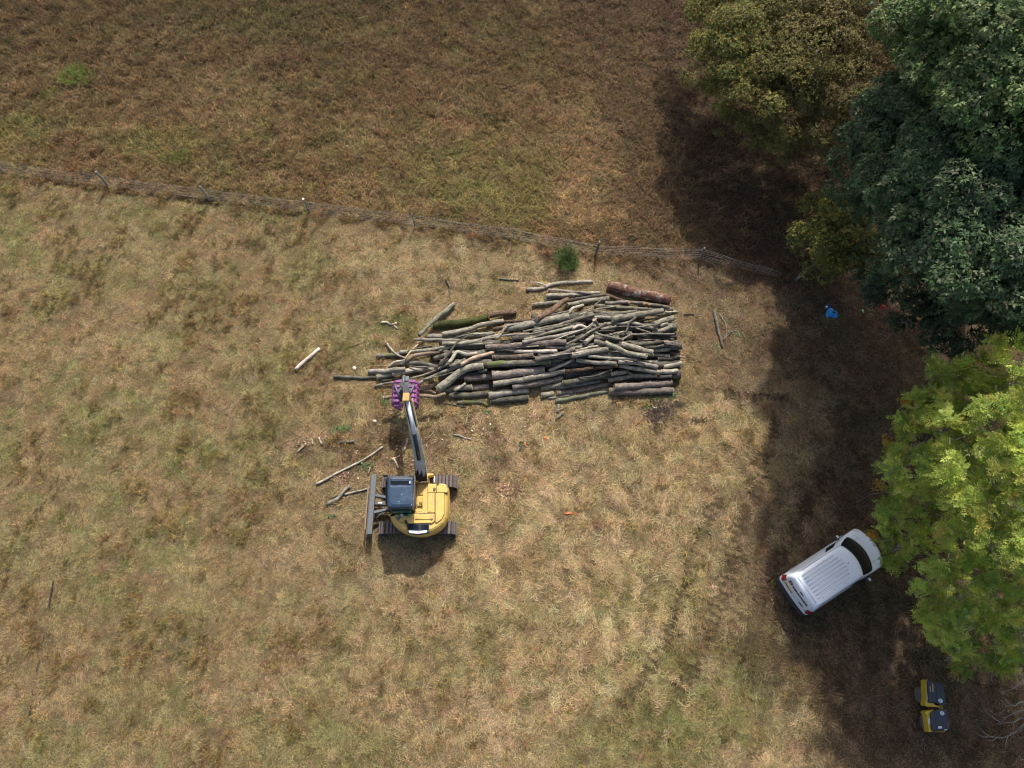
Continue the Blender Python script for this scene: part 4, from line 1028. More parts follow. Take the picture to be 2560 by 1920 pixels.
# region | points | width | material | layer | label | extras
T = '''
A|1300,150 1345,250 1340,330 1362,430|26|dark|2|thin crooked branch pointing up from the top of the log leaning off the upper left|t.45
A|1395,445 1180,620 1005,792|58|greygreen|2|straight green-grey log leaning up to the right off the pile's upper left corner|t.85
A|1160,680 1480,650 1780,590|98|mossy|1|fat bright green moss-covered log on the upper left of the pile|c
A|1775,568 1920,540 2080,528|84|brown|1|reddish brown log with an orange sawn end, butting against the mossy green log|o
A|1270,780 1490,742 1720,670 1940,628|66|greygreen|2|smooth bending grey-green log just below the mossy green log|c
A|1100,805 1470,795 1840,775|66|grey|1|straight grey log below the mossy log, its dark right end by an orange cut stub|c
A|960,838 1330,842 1700,860|40|lightgrey|1|slim light grey pole jutting out left, above the pale broken-ended log|c
A|1265,880 1560,865 1840,800 2050,775|46|greygreen|2|green-grey log with a pale torn left end in the upper left of the pile|c
A|1045,922 1300,920|42|dark|0|short dark log half buried under the light grey pole on the left|
A|800,972 1040,962 1290,925|46|greygreen|1|grey-green log behind the thin pale crossed stick on the left|
A|538,1012 720,1005 870,968|56|halfmoss|0|lichen speckled log end sticking out on the far left below the crooked branch|c
A|655,880 740,985 855,1040|34|grey|2|crooked grey branch dipping down to the right at the left side of the pile|t.7
A|1015,872 930,950 850,1052|22|tan|2|thin pale orange stick standing diagonally beside the crooked branch on the left|t.7
A|860,1068 1000,1005 1235,972|50|tan|2|peeled orange-tan log near the left end of the pile|c
A|1230,968 1400,905 1600,890 1850,870|34|greygreen|2|long thin green-grey pole winding through the left middle of the pile|
A|672,1138 740,1085 880,1058|32|lightgrey|2|short arched light grey branch on the left, below the peeled orange-tan log|
A|780,1105 1000,1092 1225,1138|56|dark|1|mottled dark grey log in the left part, under the arched branch|
A|475,1128 690,1122|11|tan|1|thin straight twig poking out at the far left of the pile|n
A|448,1192 620,1185 850,1158|62|lightgrey|1|pinkish light grey log at the leftmost edge above the two round grey-green ends|c
A|540,1252 640,1232 735,1215|62|greygreen|0|short green-grey log end, leftmost round end of the front left rows|c
A|715,1218 930,1175 1168,1160|68|lightgrey|1|thick smooth grey log with a pale right end in the left part of the pile|c
A|60,1240 270,1252 430,1258 570,1248|38|dark|0|knobbly dark grey branch lying out on the grass at the far left of the pile|t1.1
A|595,1292 720,1280|40|dark|0|dark weathered log stub on the left front edge|
A|718,1278 860,1245 1010,1215|32|brown|1|rough reddish bark stick on the left front of the pile|
A|515,1350 880,1278 1150,1190 1350,1098|30|greygreen|2|long straight green-grey pole running up to the right across the left front|c
A|955,1345 1180,1235 1340,1168 1500,1105|46|greygreen|1|green-grey pole just right of the grapple, parallel to the long straight pole|c
A|980,1388 1100,1362 1210,1320|48|tan|1|reddish log with a peeled pale left end, right of the grapple|c
A|1050,1392 1120,1405 1188,1430|38|tan|1|short peeled piece slanting down right of the grapple|c
A|1215,1388 1390,1250 1500,1165 1715,1128|95|greygreen|2|thick boomerang shaped green-grey log in the left front of the pile|c
A|1210,1400 1400,1378 1595,1362|78|greygreen|1|thick green-grey log lying below the boomerang shaped one|c
A|1512,1268 1660,1258 1815,1250|78|pinkgrey|1|short pink-barked log with a ragged end, left of the thickest bark log|c
A|1815,1228 2000,1215 2212,1185 2385,1170|108|pinkgrey|1|thickest pink-grey log with cracked bark in the middle front of the pile|c
A|1402,1398 1520,1322|38|lightgrey|2|short grey stub lying slantwise in the left front|c
A|1610,1368 1775,1352|78|pinkgrey|0|short grey log between the thick green-grey log and the dark gap in the front|c
A|1345,1452 1580,1448 1800,1428|76|halfmoss|1|mossy log with a splintered white left end on the front edge|c
A|1780,1455 2000,1420 2210,1398|88|lightgrey|1|grey log with dark knots on the front edge, above the dark mossy one|c
A|1425,1535 1600,1525 1700,1530 1765,1570|44|halfmoss|1|lichen covered log with a hooked right end on the grass at the front|
A|1165,1488 1380,1560 1530,1580|16|dark|1|thin dark branch curving along the grass at the left front|n
A|1800,1512 2010,1500 2212,1480|84|dark|0|dark moss-stained log lying on the ground along the front edge|c
A|1180,1050 1290,1010 1400,980|58|greygreen|0|green-grey log half hidden behind the forked dark branch, left middle|
A|1230,1122 1350,975 1430,860 1600,772|40|dark|3|thin curved branch rising steeply over the left middle of the pile|t.3
A|1335,1088 1380,1040 1430,975 1520,1000 1645,985|46|lightgrey|3|gnarled pale grey log with a bent knee, left middle of the pile|c
A|1350,1130 1520,1058|54|greygreen|2|short green-grey log with a round pale right end beside the peeled tan one|c
A|1470,1112 1590,1045 1830,978|48|tan|2|long peeled tan log in the left middle, its orange end to the right|c
A|1770,1115 1980,1100 2212,1095 2460,1075|76|halfmoss|2|grey log with a green moss patch near its left end, middle front|c
A|1820,1035 2060,1025 2268,1010|64|torn|2|log with a long torn pink and white strip in the middle of the pile|c
A|1750,922 1980,910 2212,890 2630,865|76|pinkgrey|2|long pinkish grey log across the centre of the pile|c
A|1668,1182 1755,1172|50|greygreen|1|very short round log stub in the left middle|c
A|1828,1325 2060,1290 2280,1255 2620,1180|74|greygreen|2|long straight green-grey log in the front centre, above the purple-grey one|c
B|120,165 230,172 345,182|24|dark|0|lone dark stick at the very top left of the heap|
B|425,285 600,265 740,218 1158,190|48|lightgrey|1|forked light grey log, the topmost piece on the grass behind the pile|f480,205;560,210;640,245
B|668,285 900,302 1135,322|34|lightgrey|1|slim pale log just below the forked one|c
B|645,352 900,345 1235,318|56|greygreen|1|green-grey log with a flat pale right end near the top of the pile|c
B|890,402 1100,368 1285,338|40|dark|1|dark grey log near the top, left end beside the rough bark log|
B|498,458 690,432 810,425|56|greygreen|1|green-grey log at the top left, ending at the rough bark log|c
B|630,400 720,380 810,350|44|grey|0|grey log stub at the top left above the rough bark log|
B|535,605 690,530 780,450 880,395|72|brown|3|rough dark bark log with orange wounds standing diagonally in the upper left|o
B|870,462 1100,408 1335,382|66|greygreen|1|smooth green-grey log in the upper middle left of the leaning dead branch|c
B|1290,335 1420,385 1560,432|48|brown|0|dark split log tucked under the big fallen trunk|
B|1325,235 1660,325 2015,395|132|trunkbrown|0|biggest log, a flaking red-brown trunk piece at the top right corner|c
B|1295,432 1560,425 1780,445 2010,482|44|grey|1|grey log with three orange knot stubs below the big trunk piece|k
B|1180,462 1500,480 1800,498 2045,500|48|greygreen|1|long green-grey log, second below the big trunk piece|c
B|1168,525 1400,545 1640,522|46|greygreen|1|green-grey log in the upper right, its left end beside the dark hollow|c
B|1375,612 1640,565 1930,515|78|greygreen|2|thick olive log with a pale ringed right end in the upper right|w
B|882,548 950,490 1052,455|46|lightgrey|2|short light grey log left of the dark hollow at the top|c
B|190,712 380,685 560,650 885,582|100|greygreen|2|thickest smooth green-grey log with a white ringed end, upper left centre|w
B|170,640 300,640 520,610|44|brown|1|brown log with orange scars above the thickest smooth log|
B|70,728 180,700|58|brown|2|orange ended stub at the left end of the thickest smooth log|o
B|495,752 800,690 990,620 1165,470 1295,358|25|greygreen|3|very long thin whip-like pole sweeping up to the right through the top centre|t.5
B|385,748 600,705 810,660|22|greygreen|2|thin pole under the thickest smooth log|n
B|0,825 200,785 440,775 700,735|26|greygreen|2|long thin green pole winding left of centre, below the thickest smooth log|
B|95,832 140,775 205,695|34|lightgrey|3|small pale forked stick standing across the thin poles, left of centre|
B|0,862 200,845 400,815|22|tan|2|thin yellowish stripped pole left of centre|c
B|400,842 640,768 950,692|44|greygreen|2|curved green-grey log climbing right, centre left of the pile|
B|385,865 640,820 830,780 1030,738|44|lightgrey|2|wavy grey log with broken right end just above the long pinkish log|c
B|640,740 850,655 1030,600 1172,560|46|greygreen|2|green-grey log parallel to the whip-like pole in the top centre|
B|935,712 1010,680 1085,705|40|white|2|short broken piece with a bright splintered end in the centre top|
B|1172,618 1232,688|38|grey|3|stubby grey chunk pointing down in the centre of the pile|c
B|1085,602 1250,592 1405,600|46|grey|1|purplish grey log in the upper centre below the olive logs|
B|1280,665 1560,652 1700,680 1878,722|44|greygreen|2|long smooth grey-green pole in the right centre|
B|1830,670 1930,630 2045,598|78|greygreen|2|thick green log end with a mossy base, upper right edge|c
B|1640,635 1780,605 1905,590|26|dark|2|thin dark pole leading up to the thick green end at the right|
B|1820,752 1920,735 2035,688|60|greygreen|2|curved green-grey log end, third from the top on the right edge|c
B|1632,588 1560,650 1550,710 1515,760|38|dark|3|dark bent branch standing up across the right centre|t.6
B|1185,758 1330,805 1460,832 1540,805 1640,778 2065,770|28|grey|3|crooked long branch winding across the right centre|t.9
B|1195,812 1340,815 1500,842|34|pinkgrey|1|short purple-grey log in the right centre under the crooked branch|
B|868,892 1000,825 1150,735 1315,658|34|greygreen|3|forked branch rising right in the middle of the pile|f1000,825;1030,850;1085,855
B|530,1055 760,1012 955,935|56|grey|2|grey log slanting up to the right, left of the pale green one, centre|c
B|930,1008 1120,968 1325,940|72|greygreen|2|pale green-grey log with a bright top, right of centre|c
B|1300,868 1430,930 1550,985 1755,1030|56|greygreen|3|long smooth log slanting down to the right across the right half|c
B|1480,888 1640,930 1822,975|66|greygreen|2|green log with a white spot at its right end, right half of the pile|w
B|1178,858 1305,888|60|greygreen|1|short green log end behind the slanting smooth log|c
B|1815,958 2010,942|50|greygreen|1|short green-grey log on the right edge beside the white-spotted one|c
B|1108,1018 1250,1030 1400,1042 1645,1058|38|lightgrey|3|slim light grey log over the dark cable in the right half|
B|980,1062 1200,1090 1412,1102|56|grey|2|brownish grey log in the right half under the slim light one|c
B|1440,1078 1660,1095 1872,1138|56|grey|2|grey log with a pale round right end, right half of the front|c
B|1440,1122 1700,1168 1912,1198|56|greygreen|1|green-grey log just below the grey one with the round end, right front|c
B|1818,1002 2010,1018|42|lightgrey|1|short light log on the right, below the white-spotted green log|c
B|1945,1140 2050,1120 2142,1092|56|lightgrey|1|light log end sticking out farthest on the right edge|c
B|1915,1192 2095,1182|62|lightgrey|1|short thick grey log on the right edge above the dark slim one|c
B|672,1180 830,1110 965,1052|40|grey|1|grey log slanting up out of the dark gap, centre front|
B|290,965 520,968 762,962|44|white|3|bright white peeled log in the centre of the pile|c
B|495,1032 700,1000|32|dark|1|dark short log beneath the white peeled one|
B|850,1188 1050,1170 1240,1145 1452,1122|54|brown|2|knotty brown log in a line with the long straight green-grey one|c
B|828,1322 1100,1265 1362,1198|84|halfmoss|1|thick greenish log with a bare tan streak in the front centre|c
B|1370,1215 1545,1190|58|pinkgrey|1|short dark pinkish log with round left end, right front|c
B|1335,1288 1600,1245 1860,1235|56|greygreen|2|Y-shaped green-grey log above the two thick bottom right logs|cf1450,1165;1520,1185;1595,1225
B|1855,1248 2032,1238|48|dark|1|dark slim log on the right edge above the bottom right logs|
B|1402,1360 1700,1340 2025,1308|88|pinkgrey|2|thick knotty log at the bottom right corner, upper one of two|c
B|1340,1405 1700,1412 2040,1400|88|pinkgrey|0|thick log with a bright white sawn face at the bottom right corner|W
B|590,1372 700,1350 822,1318|72|greygreen|1|short thick green-grey log, front centre beside the purple-grey one|c
B|275,1365 550,1315 822,1262|80|pinkgrey|2|purple-grey thick log in the front centre with an orange right end|c
B|755,1370 1000,1335 1232,1298|50|grey|0|grey log hidden behind the white specked one, front right of centre|c
B|765,1432 1050,1390 1342,1328|60|pinkgrey|1|mottled log with a tan round left end on the front edge, right of centre|c
B|590,1455 655,1442 722,1430|70|greygreen|0|short squat log on the ground in the front centre gap|c
B|665,1488 810,1470 968,1438|30|lightgrey|2|slim light grey pole resting on the front edge, right of centre|c
B|755,1515 1050,1460 1340,1402|52|halfmoss|0|mossy grey log lying on the grass under the slim light pole|c
B|1650,838 1850,825 2055,838|44|dark|1|dark weathered log on the right below the crooked branch|
B|1640,892 1790,880 1945,858|38|dark|2|dark log with an orange chipped end, right side|o
B|1735,925 1880,915 2025,898|42|dark|1|dark log right of the green white-spotted one|
B|1640,800 1850,790 2080,800|40|dark|1|almost black log behind the crooked branch, right edge|
B|1950,880 2100,905|34|dark|1|small dark log poking out at the right edge|
B|1885,1052 2010,1048 2125,1030|52|dark|1|dark rounded log on the right edge, below the slanting smooth one's end|c
B|2010,985 2120,1000|36|brown|1|short brown log end at the right edge|
B|2095,1015 2190,1036|14|tan|1|thin pale twig sticking out at the rightmost edge of the pile|n
B|860,825 960,790|40|greygreen|0|short green log in the dark hollow of the centre|
B|1060,878 1175,800|60|greygreen|0|green log deep in the centre behind the forked branch|
B|640,915 860,930 1045,918|40|grey|1|grey knotted log right of the long pinkish one's end|
B|955,965 1100,925 1245,900|34|greygreen|1|slim green log in the centre, above the pale green-grey one|
B|1245,722 1420,690|34|grey|1|short grey log right of the forked branch in the centre|
B|1340,782 1485,755|34|greygreen|1|small green log in the right centre beside the bent branch|
B|1425,772 1500,750 1545,785|26|greygreen|2|small hook-shaped green branch in the right centre|
B|700,1070 820,1060|44|greygreen|0|short mossy log in the dark gap right of centre front|
B|1520,1090 1600,1085|50|grey|0|grey stub behind the little green weeds on the right|
B|1225,985 1450,990|24|dark|1|black length of thin branch in the right half, like a cable|
B|1600,1000 1830,1010|44|greygreen|0|green-grey log under the end of the slanting smooth log|
B|1560,1010 1700,1075 1830,1090|40|greygreen|1|buried green-grey log in the right front|
B|1700,1185 1850,1215|40|greygreen|0|green-grey stub above the Y-shaped log, right front|
B|1850,860 2050,870|30|pinkgrey|0|slim purple-grey log on the right|
B|1250,560 1400,560|30|dark|0|dark stick under the olive logs, upper centre|
B|700,880 870,860|34|dark|0|dark stub above the grey knotted log, centre|
B|1900,690 1990,660|40|greygreen|0|green-grey stub between the upper right log ends|
B|1790,560 2015,545|40|greygreen|1|green-grey log below the second long log, upper right edge|c
B|1960,528 2095,530|30|lightgrey|1|pale tipped pole end sticking out at the upper right edge|c
B|150,700 420,640 700,560 900,520|18|grey|3|straight thin pole lying over the thickest smooth log's upper side|n
B|700,850 900,780 1100,700 1200,600|18|lightgrey|3|thin pale pole crossing the wavy grey log in the centre|n
B|1000,560 1200,500 1420,470|16|greygreen|3|thin pole right of the dark hollow, under the longest upper logs|n
B|1330,700 1560,690 1800,760|16|lightgrey|3|thin pale pole just below the long smooth right centre pole|n
B|1600,700 1760,690 1900,660|18|grey|3|short thin stick right of the dark bent branch|n
B|1560,860 1760,840 2000,850|18|pinkgrey|2|thin purple stick across the dark cluster on the right|n
B|1250,1075 1420,1060 1600,1080|15|tan|3|thin tan stick over the grey logs of the right half|n
B|100,960 300,930 560,905|16|greygreen|3|thin green stick above the bright white peeled log|n
B|700,1020 860,990 1000,985|15|lightgrey|3|thin grey stick left of the pale green-grey log|n
B|1000,1260 1200,1230 1380,1160|16|grey|3|thin stick over the greenish log with the tan streak|n
A|900,1150 1050,1130 1250,1165|15|grey|3|thin grey twig over the thick smooth grey log on the left|n
A|1050,1280 1200,1245 1420,1190|14|greygreen|3|thin green twig between the two long straight poles, left front|n
A|1400,820 1560,780 1760,770|15|grey|3|thin grey stick across the straight grey log, upper left|n
A|880,960 1010,930 1180,900|14|dark|3|thin dark twig above the peeled orange-tan log on the left|n
B|1100,790 1230,740 1400,735|16|dark|3|thin dark stick left of the bent dark branch|n
'''
for line in T.strip().split('\n'):
    reg, pts, w, mat, lay, label, fl = line.split('|')
    px = parse(RA if reg == 'A' else RB, pts)
    extra = None; k = dict(cut=None, taper=1.0)
    if 'f' in fl:
        fl, fk = fl.split('f'); extra = parse(RA if reg == 'A' else RB, fk.replace(';', ' '))
    if fl.startswith('t'): k['taper'] = float(fl[1:])
    elif 'c' in fl: k['cut'] = 'cut'
    elif 'o' in fl: k['cut'] = 'cutorange'
    elif 'w' in fl: k['cut'] = 'cutwhite'
    elif 'W' in fl: k['cut'] = 'cutwhite'
    elif 'k' in fl: k['cut'] = 'knots'
    thin = float(w) < 27
    add_log(label + '' , mat, px, float(w), int(lay), extra=extra, name='stick' if thin else 'log', cat='stick' if thin else 'log',
            group='sticks in the pile' if thin else 'logs in the pile', cap=.3 + .09 * int(lay), **k)

# filler: the heap's hidden courses, big logs laid lengthwise, dark bark painting the gaps' shade
fill = 0
for zc, rr_ in ((.24, .27), (.70, .25), (1.08, .22)):
    y = 13.2 + zc * .95
    while y < 18.4:
        x = -8.2
        while x < 8.2:
            L_ = random.uniform(3.6, 5.2)
            x1 = min(x + L_, 8.25)
            ok = [float(mound(x + (x1 - x) * t, y)) > zc + rr_ * .62 for t in (.08, .5, .92)]
            if all(ok) and x1 - x > 1.2:
                dy = random.uniform(-.06, .06)
                pts = [Vector((x + (x1 - x) * t, y + dy * (t - .5), zc)) for t in (0, .5, 1)]
                rads = [rr_ * random.uniform(.85, 1.03)] * 3
                me, Mx, caps = log_mesh(pts, rads, M['dark'], n=9)
                o = put('log', me); o.matrix_world = Mx
                tag(o, 'shade-darkened log buried inside the pile, glimpsed through the gaps between upper logs', 'log', 'logs buried inside the pile')
                fp = footprint(pts, rads)
                if fp:
                    sl, k_, tt, ch = fp
                    h = HF[sl]; h[k_] = np.maximum(h[k_], (zc + ch)[k_]); HF[sl] = h
                fill += 1
            x = x1 + random.uniform(.05, .3)
        y += rr_ * 1.98

def build_log(d):
    px = catmull([Vector((a, b, 0)) for a, b in d['px']], 4)
    px = [(p.x, p.y) for p in px]; n = len(px)
    c = P(*d['px'][len(d['px']) // 2], .6)
    ppm = 55.5 - .0 * c.y
    ppm = (F * CT - (960 - d['px'][0][1]) * ST) / (H - .7)
    r = d['w'] * .86 / 4.424 / ppm / 2
    rads = [r * (1.04 + (d['taper'] - 1.04 if d['taper'] != 1 else -.10) * i / (n - 1)) for i in range(n)]
    pts = rest(px, rads, d['cap'], lift=d['lift'])
    ns = 12 if r > .07 else 8
    me, Mx, caps = log_mesh(pts, rads, M[d['mat']], n=ns, rough=.06 if d['mat'] in ('brown', 'trunkbrown', 'pinkgrey') else .035, wob=.010 if r > .05 else .006)
    if d['extra']:
        z0 = pts[len(pts) // 2].z
        ep = [P(a, b, z0 + .04 * i) for i, (a, b) in enumerate(d['extra'])]
        if (ep[0] - pts[len(pts) // 2]).length > (ep[-1] - pts[len(pts) // 2]).length: ep = ep[::-1]
        inv = Mx.inverted()
        ep = catmull([inv @ p for p in ep], 4)
        me = merge([me, tube(ep, [r * .6 * (1 - .4 * i / (len(ep) - 1)) for i in range(len(ep))], M[d['mat']], 8, .04)], 'log')
        me.polygons.foreach_set('use_smooth', np.ones(len(me.polygons), bool))
    o = put(d['name'], me); o.matrix_world = Mx
    tag(o, d['label'], d['cat'], d['group'])
    if d['cut'] == 'knots':
        inv = Mx.inverted(); 
        for t in (.38, .60, .72):
            q = inv @ pts[int(t * (n - 1))]
            k = put('knot_stub', tube([q + Vector((0, -.02, r * .5)), q + Vector((0, -.05, r * 1.25))], .06, M['cutorange'], 10, .05, name='knot_stub', smooth=False), o)
    elif d['cut']:
        for i, ct in enumerate(caps):
            ct.materials[0] = M[d['cut'] if (i == (1 if d['cut'] == 'cutwhite' or random.random() < .5 else 0) or d['cut'] == 'cut') else 'cut']
            put('cut_end', ct, o)
    if d['mat'] in ('brown', 'greygreen', 'pinkgrey', 'halfmoss') and r > .09 and random.random() < .5:
        t = random.uniform(.3, .7); inv = Mx.inverted(); q = inv @ pts[int(t * (n - 1))]; sgn = random.choice([-1, 1])
        put('branch_stub', tube([q + Vector((0, 0, 0)), q + Vector((.05, sgn * r * .8, r * 1.1))], [.035, .03], M[d['mat']], 7, .05, name='branch_stub'), o)
    return o
for d in sorted(LOGS, key=lambda d: (d['layer'], -d['px'][0][1] * .5 - d['px'][-1][1] * .5)):
    build_log(d)

# loose pieces on the grass
def loose(label, mat, pts, w, name='stick', cat='stick', cut=None, taper=1.0, lift=.0, grp=None):
    """w in photograph pixels"""
    px = catmull([Vector((a, b, 0)) for a, b in pts], 4); n = len(px)
    ppm = (F * CT - (960 - pts[0][1]) * ST) / H
    r = w / ppm / 2
    W = [P(p.x, p.y, .05) for p in px]
    W = [Vector((p.x, p.y, gz(p.x, p.y) + r * .8 + .05 + lift)) for p in W]
    rads = [r * (1 + (taper - 1) * i / (n - 1)) for i in range(n)]
    me, Mx, caps = log_mesh(W, rads, M[mat], n=9, wob=.006)
    o = put(name, me); o.matrix_world = Mx
    tag(o, label, cat, grp)
    if cut:
        for ct in caps: ct.materials[0] = M[cut]; put('cut_end', ct, o)
    return o
loose('pale peeled log lying alone on the grass left of the pile', 'white', [(741, 924), (770, 899), (800, 873)], 9, 'log', 'log', 'cutwhite')
loose('dark log with a pale knob and tip, alone on the grass right of the pile', 'dark', [(1785, 778), (1794, 825), (1805, 868)], 8, 'log', 'log', 'cut', .7)
loose('thin bowed twig beside the lone dark log on the right', 'grey', [(1798, 785), (1812, 810), (1816, 838), (1808, 852)], 2.6)
loose('small twig with a kink right of the lone dark log', 'grey', [(1808, 852), (1822, 835), (1842, 828), (1850, 845)], 2.2)
loose('long straight grey pole lying diagonally above left of the excavator', 'lightgrey', [(791, 1211), (850, 1180), (905, 1152), (957, 1117)], 6, taper=.8)
loose('bent dark grey branch on the grass left of the dozer blade', 'grey', [(818, 1260), (845, 1247), (862, 1228), (875, 1216)], 9, taper=.9)
loose('thin pale pole end sticking out from under the dozer blade to the left', 'lightgrey', [(862, 1237), (895, 1228), (925, 1220)], 5)
loose('thin twig crossing under the bent dark branch', 'dark', [(826, 1245), (850, 1236), (868, 1226)], 2.2)
loose('short curved light stick right of the boom', 'lightgrey', [(1133, 1087), (1155, 1092), (1178, 1099)], 4)
loose('thin upright stick standing out below the middle front of the pile', 'tan', [(1168, 1018), (1168, 1040), (1164, 1065)], 3.5)
loose('short fat billet lying on the grass below the front edge of the pile', 'lightgrey', [(1391, 1047), (1408, 1032)], 7, 'log', 'log', 'cut')
loose('small split of bark just above the short fat billet', 'pinkgrey', [(1395, 1032), (1396, 1012)], 6)
loose('orange sliver beside the short fat billet', 'tan', [(1400, 1026), (1418, 1018)], 3)
loose('thin pale sliver right of the short fat billet', 'tan', [(1437, 1004), (1446, 1015)], 2.4)
loose('pale splinter standing right of the boom', 'tan', [(1070, 1060), (1073, 1046)], 4)
loose('bark strip with ragged ends left of the boom', 'pinkgrey', [(1010, 1128), (1016, 1110), (1018, 1096)], 5)
loose('tan bark strip just above the excavator cab', 'tan', [(985, 1148), (992, 1160), (996, 1172)], 5)
loose('thin tan stick above the excavator cab', 'tan', [(978, 1150), (1000, 1139)], 3)
loose('dark twig beside the upper right track', 'dark', [(1108, 1145), (1112, 1170), (1118, 1185)], 2)
loose('pale thin twig right of the boom hose', 'tan', [(1065, 1102), (1086, 1078)], 2)
loose('grey bark slab left of the boom, upper one of the flakes', 'grey', [(851, 1105), (870, 1106), (886, 1103)], 7, taper=.8)
loose('short grey bark sliver left of the boom', 'lightgrey', [(797, 1094), (805, 1112)], 5)
loose('small pale stick at the far left of the bark flakes', 'tan', [(700, 1158), (707, 1143)], 3)
loose('tan sliver between the bark flakes', 'tan', [(779, 1097), (783, 1112)], 4)
loose('pale bark flake with torn tip, left of the bark flakes', 'tan', [(744, 1132), (760, 1115)], 5)
loose('dark twig at the small pale flake far left', 'dark', [(738, 1116), (752, 1112)], 3)
loose('flat tan bark strip beside the blade top', 'tan', [(920, 1185), (926, 1168)], 4)
loose('thin twig lying left of the pile by the pale stone', 'dark', [(873, 868), (897, 860), (915, 853)], 1.8)
loose('white birch bark strip on the grass left of the pile', 'white', [(953, 807), (968, 806), (978, 812), (992, 808)], 4)
loose('tiny white bark curl below the birch strip', 'white', [(985, 815), (995, 822)], 3)
loose('pale splinter by the dark brash heap below the right end of the pile', 'white', [(1630, 1018), (1642, 1021)], 3)
loose('small orange piece of wood near the dark brash heap', 'tan', [(1604, 1034), (1616, 1040)], 2.5)
loose('short dead stick by the white twig near the upper right track', 'dark', [(1710, 786), (1735, 786)], 4)

# wood chips, bark crumbs and brash that nobody could count
M['chip'] = leafmat('wood chips', .0, .15)
def chips(label, spots, name, pal, w, sz):
    V, Cc = [], []
    for px, py, rx, ry, n in spots:
        c = P(px, py)
        p = np.stack([c.x + rng.normal(0, rx, n), c.y + rng.normal(0, ry, n), np.zeros(n)], -1)
        p[:, 2] = ground_z(p[:, 0], p[:, 1]) + rng.uniform(.04, .10, n)
        d = rdir(n); d[:, 2] *= .25; d = unit(d); nr = unit(rdir(n) * .4 + [0, 0, 1]); nr = unit(nr - d * (nr * d).sum(-1, keepdims=True))
        V.append(leaf_quads(p, d, nr, rng.uniform(sz[0], sz[1], n), rng.uniform(sz[2], sz[3], n))); Cc.append(np.repeat(colours(pal, w, n, .25), 4, 0))
    V = np.concatenate(V).reshape(-1, 3)
    o = put(name, quads_np(name, V, np.arange(len(V)).reshape(-1, 4), M['chip'], np.concatenate(Cc)))
    return tag(o, label, kind='stuff')
chips('pale and reddish wood chips strewn below the pile and round the machine',
      [(880, 1110, 1.6, .6, 120), (1000, 1110, .9, .8, 130), (1200, 1060, 1.4, .5, 130), (1270, 1225, .3, .22, 220), (1130, 1200, 1.6, 1, 70), (1380, 1040, .8, .25, 40), (1000, 1160, .5, .3, 60), (860, 1190, .25, .2, 90), (780, 1100, .7, .3, 70),
       (1420, 1070, 2, .6, 60), (890, 915, .4, .3, 14)], 'wood_chips', [(.22, .12, .075), (.40, .25, .15), (.12, .07, .045), (.6, .48, .34)], [.40, .28, .22, .10], (.06, .17, .03, .07))
chips('dark heap of leafy brash and splinters below the right end of the pile', [(1655, 1022, .34, .30, 700), (1640, 1045, .25, .32, 420), (1700, 1010, .12, .1, 60), (1745, 1052, .25, .06, 70)], 'brash',
      [(.055, .035, .03), (.11, .07, .05), (.04, .05, .03), (.35, .25, .18)], [.5, .3, .14, .06], (.08, .26, .015, .045))
chips('small fresh green leaf sprays on the grass round the pile',
      [(1683, 988, .12, .12, 90), (1640, 998, .12, .05, 50), (1618, 1018, .12, .06, 50), (848, 1073, .16, .08, 130), (868, 1072, .1, .1, 50), (917, 1165, .2, .08, 60), (1020, 1050, .12, .2, 50), (962, 1006, .25, .12, 110), (1158, 1180, .12, .1, 40),
       (1242, 1146, .06, .05, 22), (1303, 1115, .05, .12, 40), (1216, 1030, .1, .06, 40), (832, 1292, .1, .06, 30), (1220, 1145, .05, .04, 20), (938, 860, .25, .15, 60), (1573, 906, .1, .12, 60), (1788, 867, .12, .1, 40), (1840, 838, .2, .12, 50), (890, 925, .1, .1, 12), (985, 1152, .1, .05, 24)],
      'leaf_sprays', [(.07, .13, .04), (.05, .09, .035), (.12, .19, .06), (.25, .36, .20)], [.45, .3, .2, .05], (.06, .13, .02, .05))

def flat_piece(name, label, cat, px, h, mat, th=.02, puff=.03):
    """a crumpled flat thing outlined in photograph pixels"""
    pts = [P(x, y, h) for x, y in px]
    c = sum(pts, Vector()) / len(pts)
    z = gz(c.x, c.y) + h
    V = [Vector((p.x - c.x, p.y - c.y, random.uniform(-.01, puff))) for p in pts] + [Vector((p.x - c.x, p.y - c.y, -th)) for p in pts]
    n = len(pts); V.append(Vector((0, 0, puff * 1.8)))
    Fc = [(i, (i + 1) % n, 2 * n) for i in range(n)] + [(i + n, (i + 1) % n + n, (i + 1) % n, i) for i in range(n)] + [tuple(range(n, 2 * n))[::-1]]
    o = put(name, mesh_np(name, V, Fc, [mat]), None, (c.x, c.y, z))
    return tag(o, label, cat)
M['orange'] = simple('orange painted wood', (.55, .17, .06), .6, var=.5, scale=14)
M['stone'] = simple('pale stone', (.72, .62, .52), .8)
flat_piece('orange_marker', 'bright orange flat strip lying on the grass right of the excavator', 'marker strip', [(1409, 1284), (1420, 1282), (1434, 1283), (1444, 1285), (1443, 1288), (1428, 1288), (1414, 1287)], .06, M['orange'])
flat_piece('bark_flake', 'small orange flake on the grass between pile and orange strip, upper right one', 'wood flake', [(1359, 1094), (1366, 1090), (1369, 1096), (1363, 1101)], .06, M['orange'])
flat_piece('bark_flake', 'upright orange flake left of the other small orange flake', 'wood flake', [(1309, 1106), (1314, 1105), (1316, 1118), (1311, 1115)], .06, M['orange'])
flat_piece('stone', 'pale pinkish stone on the grass left of the pile', 'stone', [(881, 919), (887, 916), (892, 920), (889, 925), (883, 924)], .05, M['stone'], .04, .03)
flat_piece('wood_chunk', 'white wood chunk lying left of the boom', 'wood chunk', [(930, 1050), (938, 1049), (942, 1054), (934, 1056)], .06, M['cutwhite'], .03)

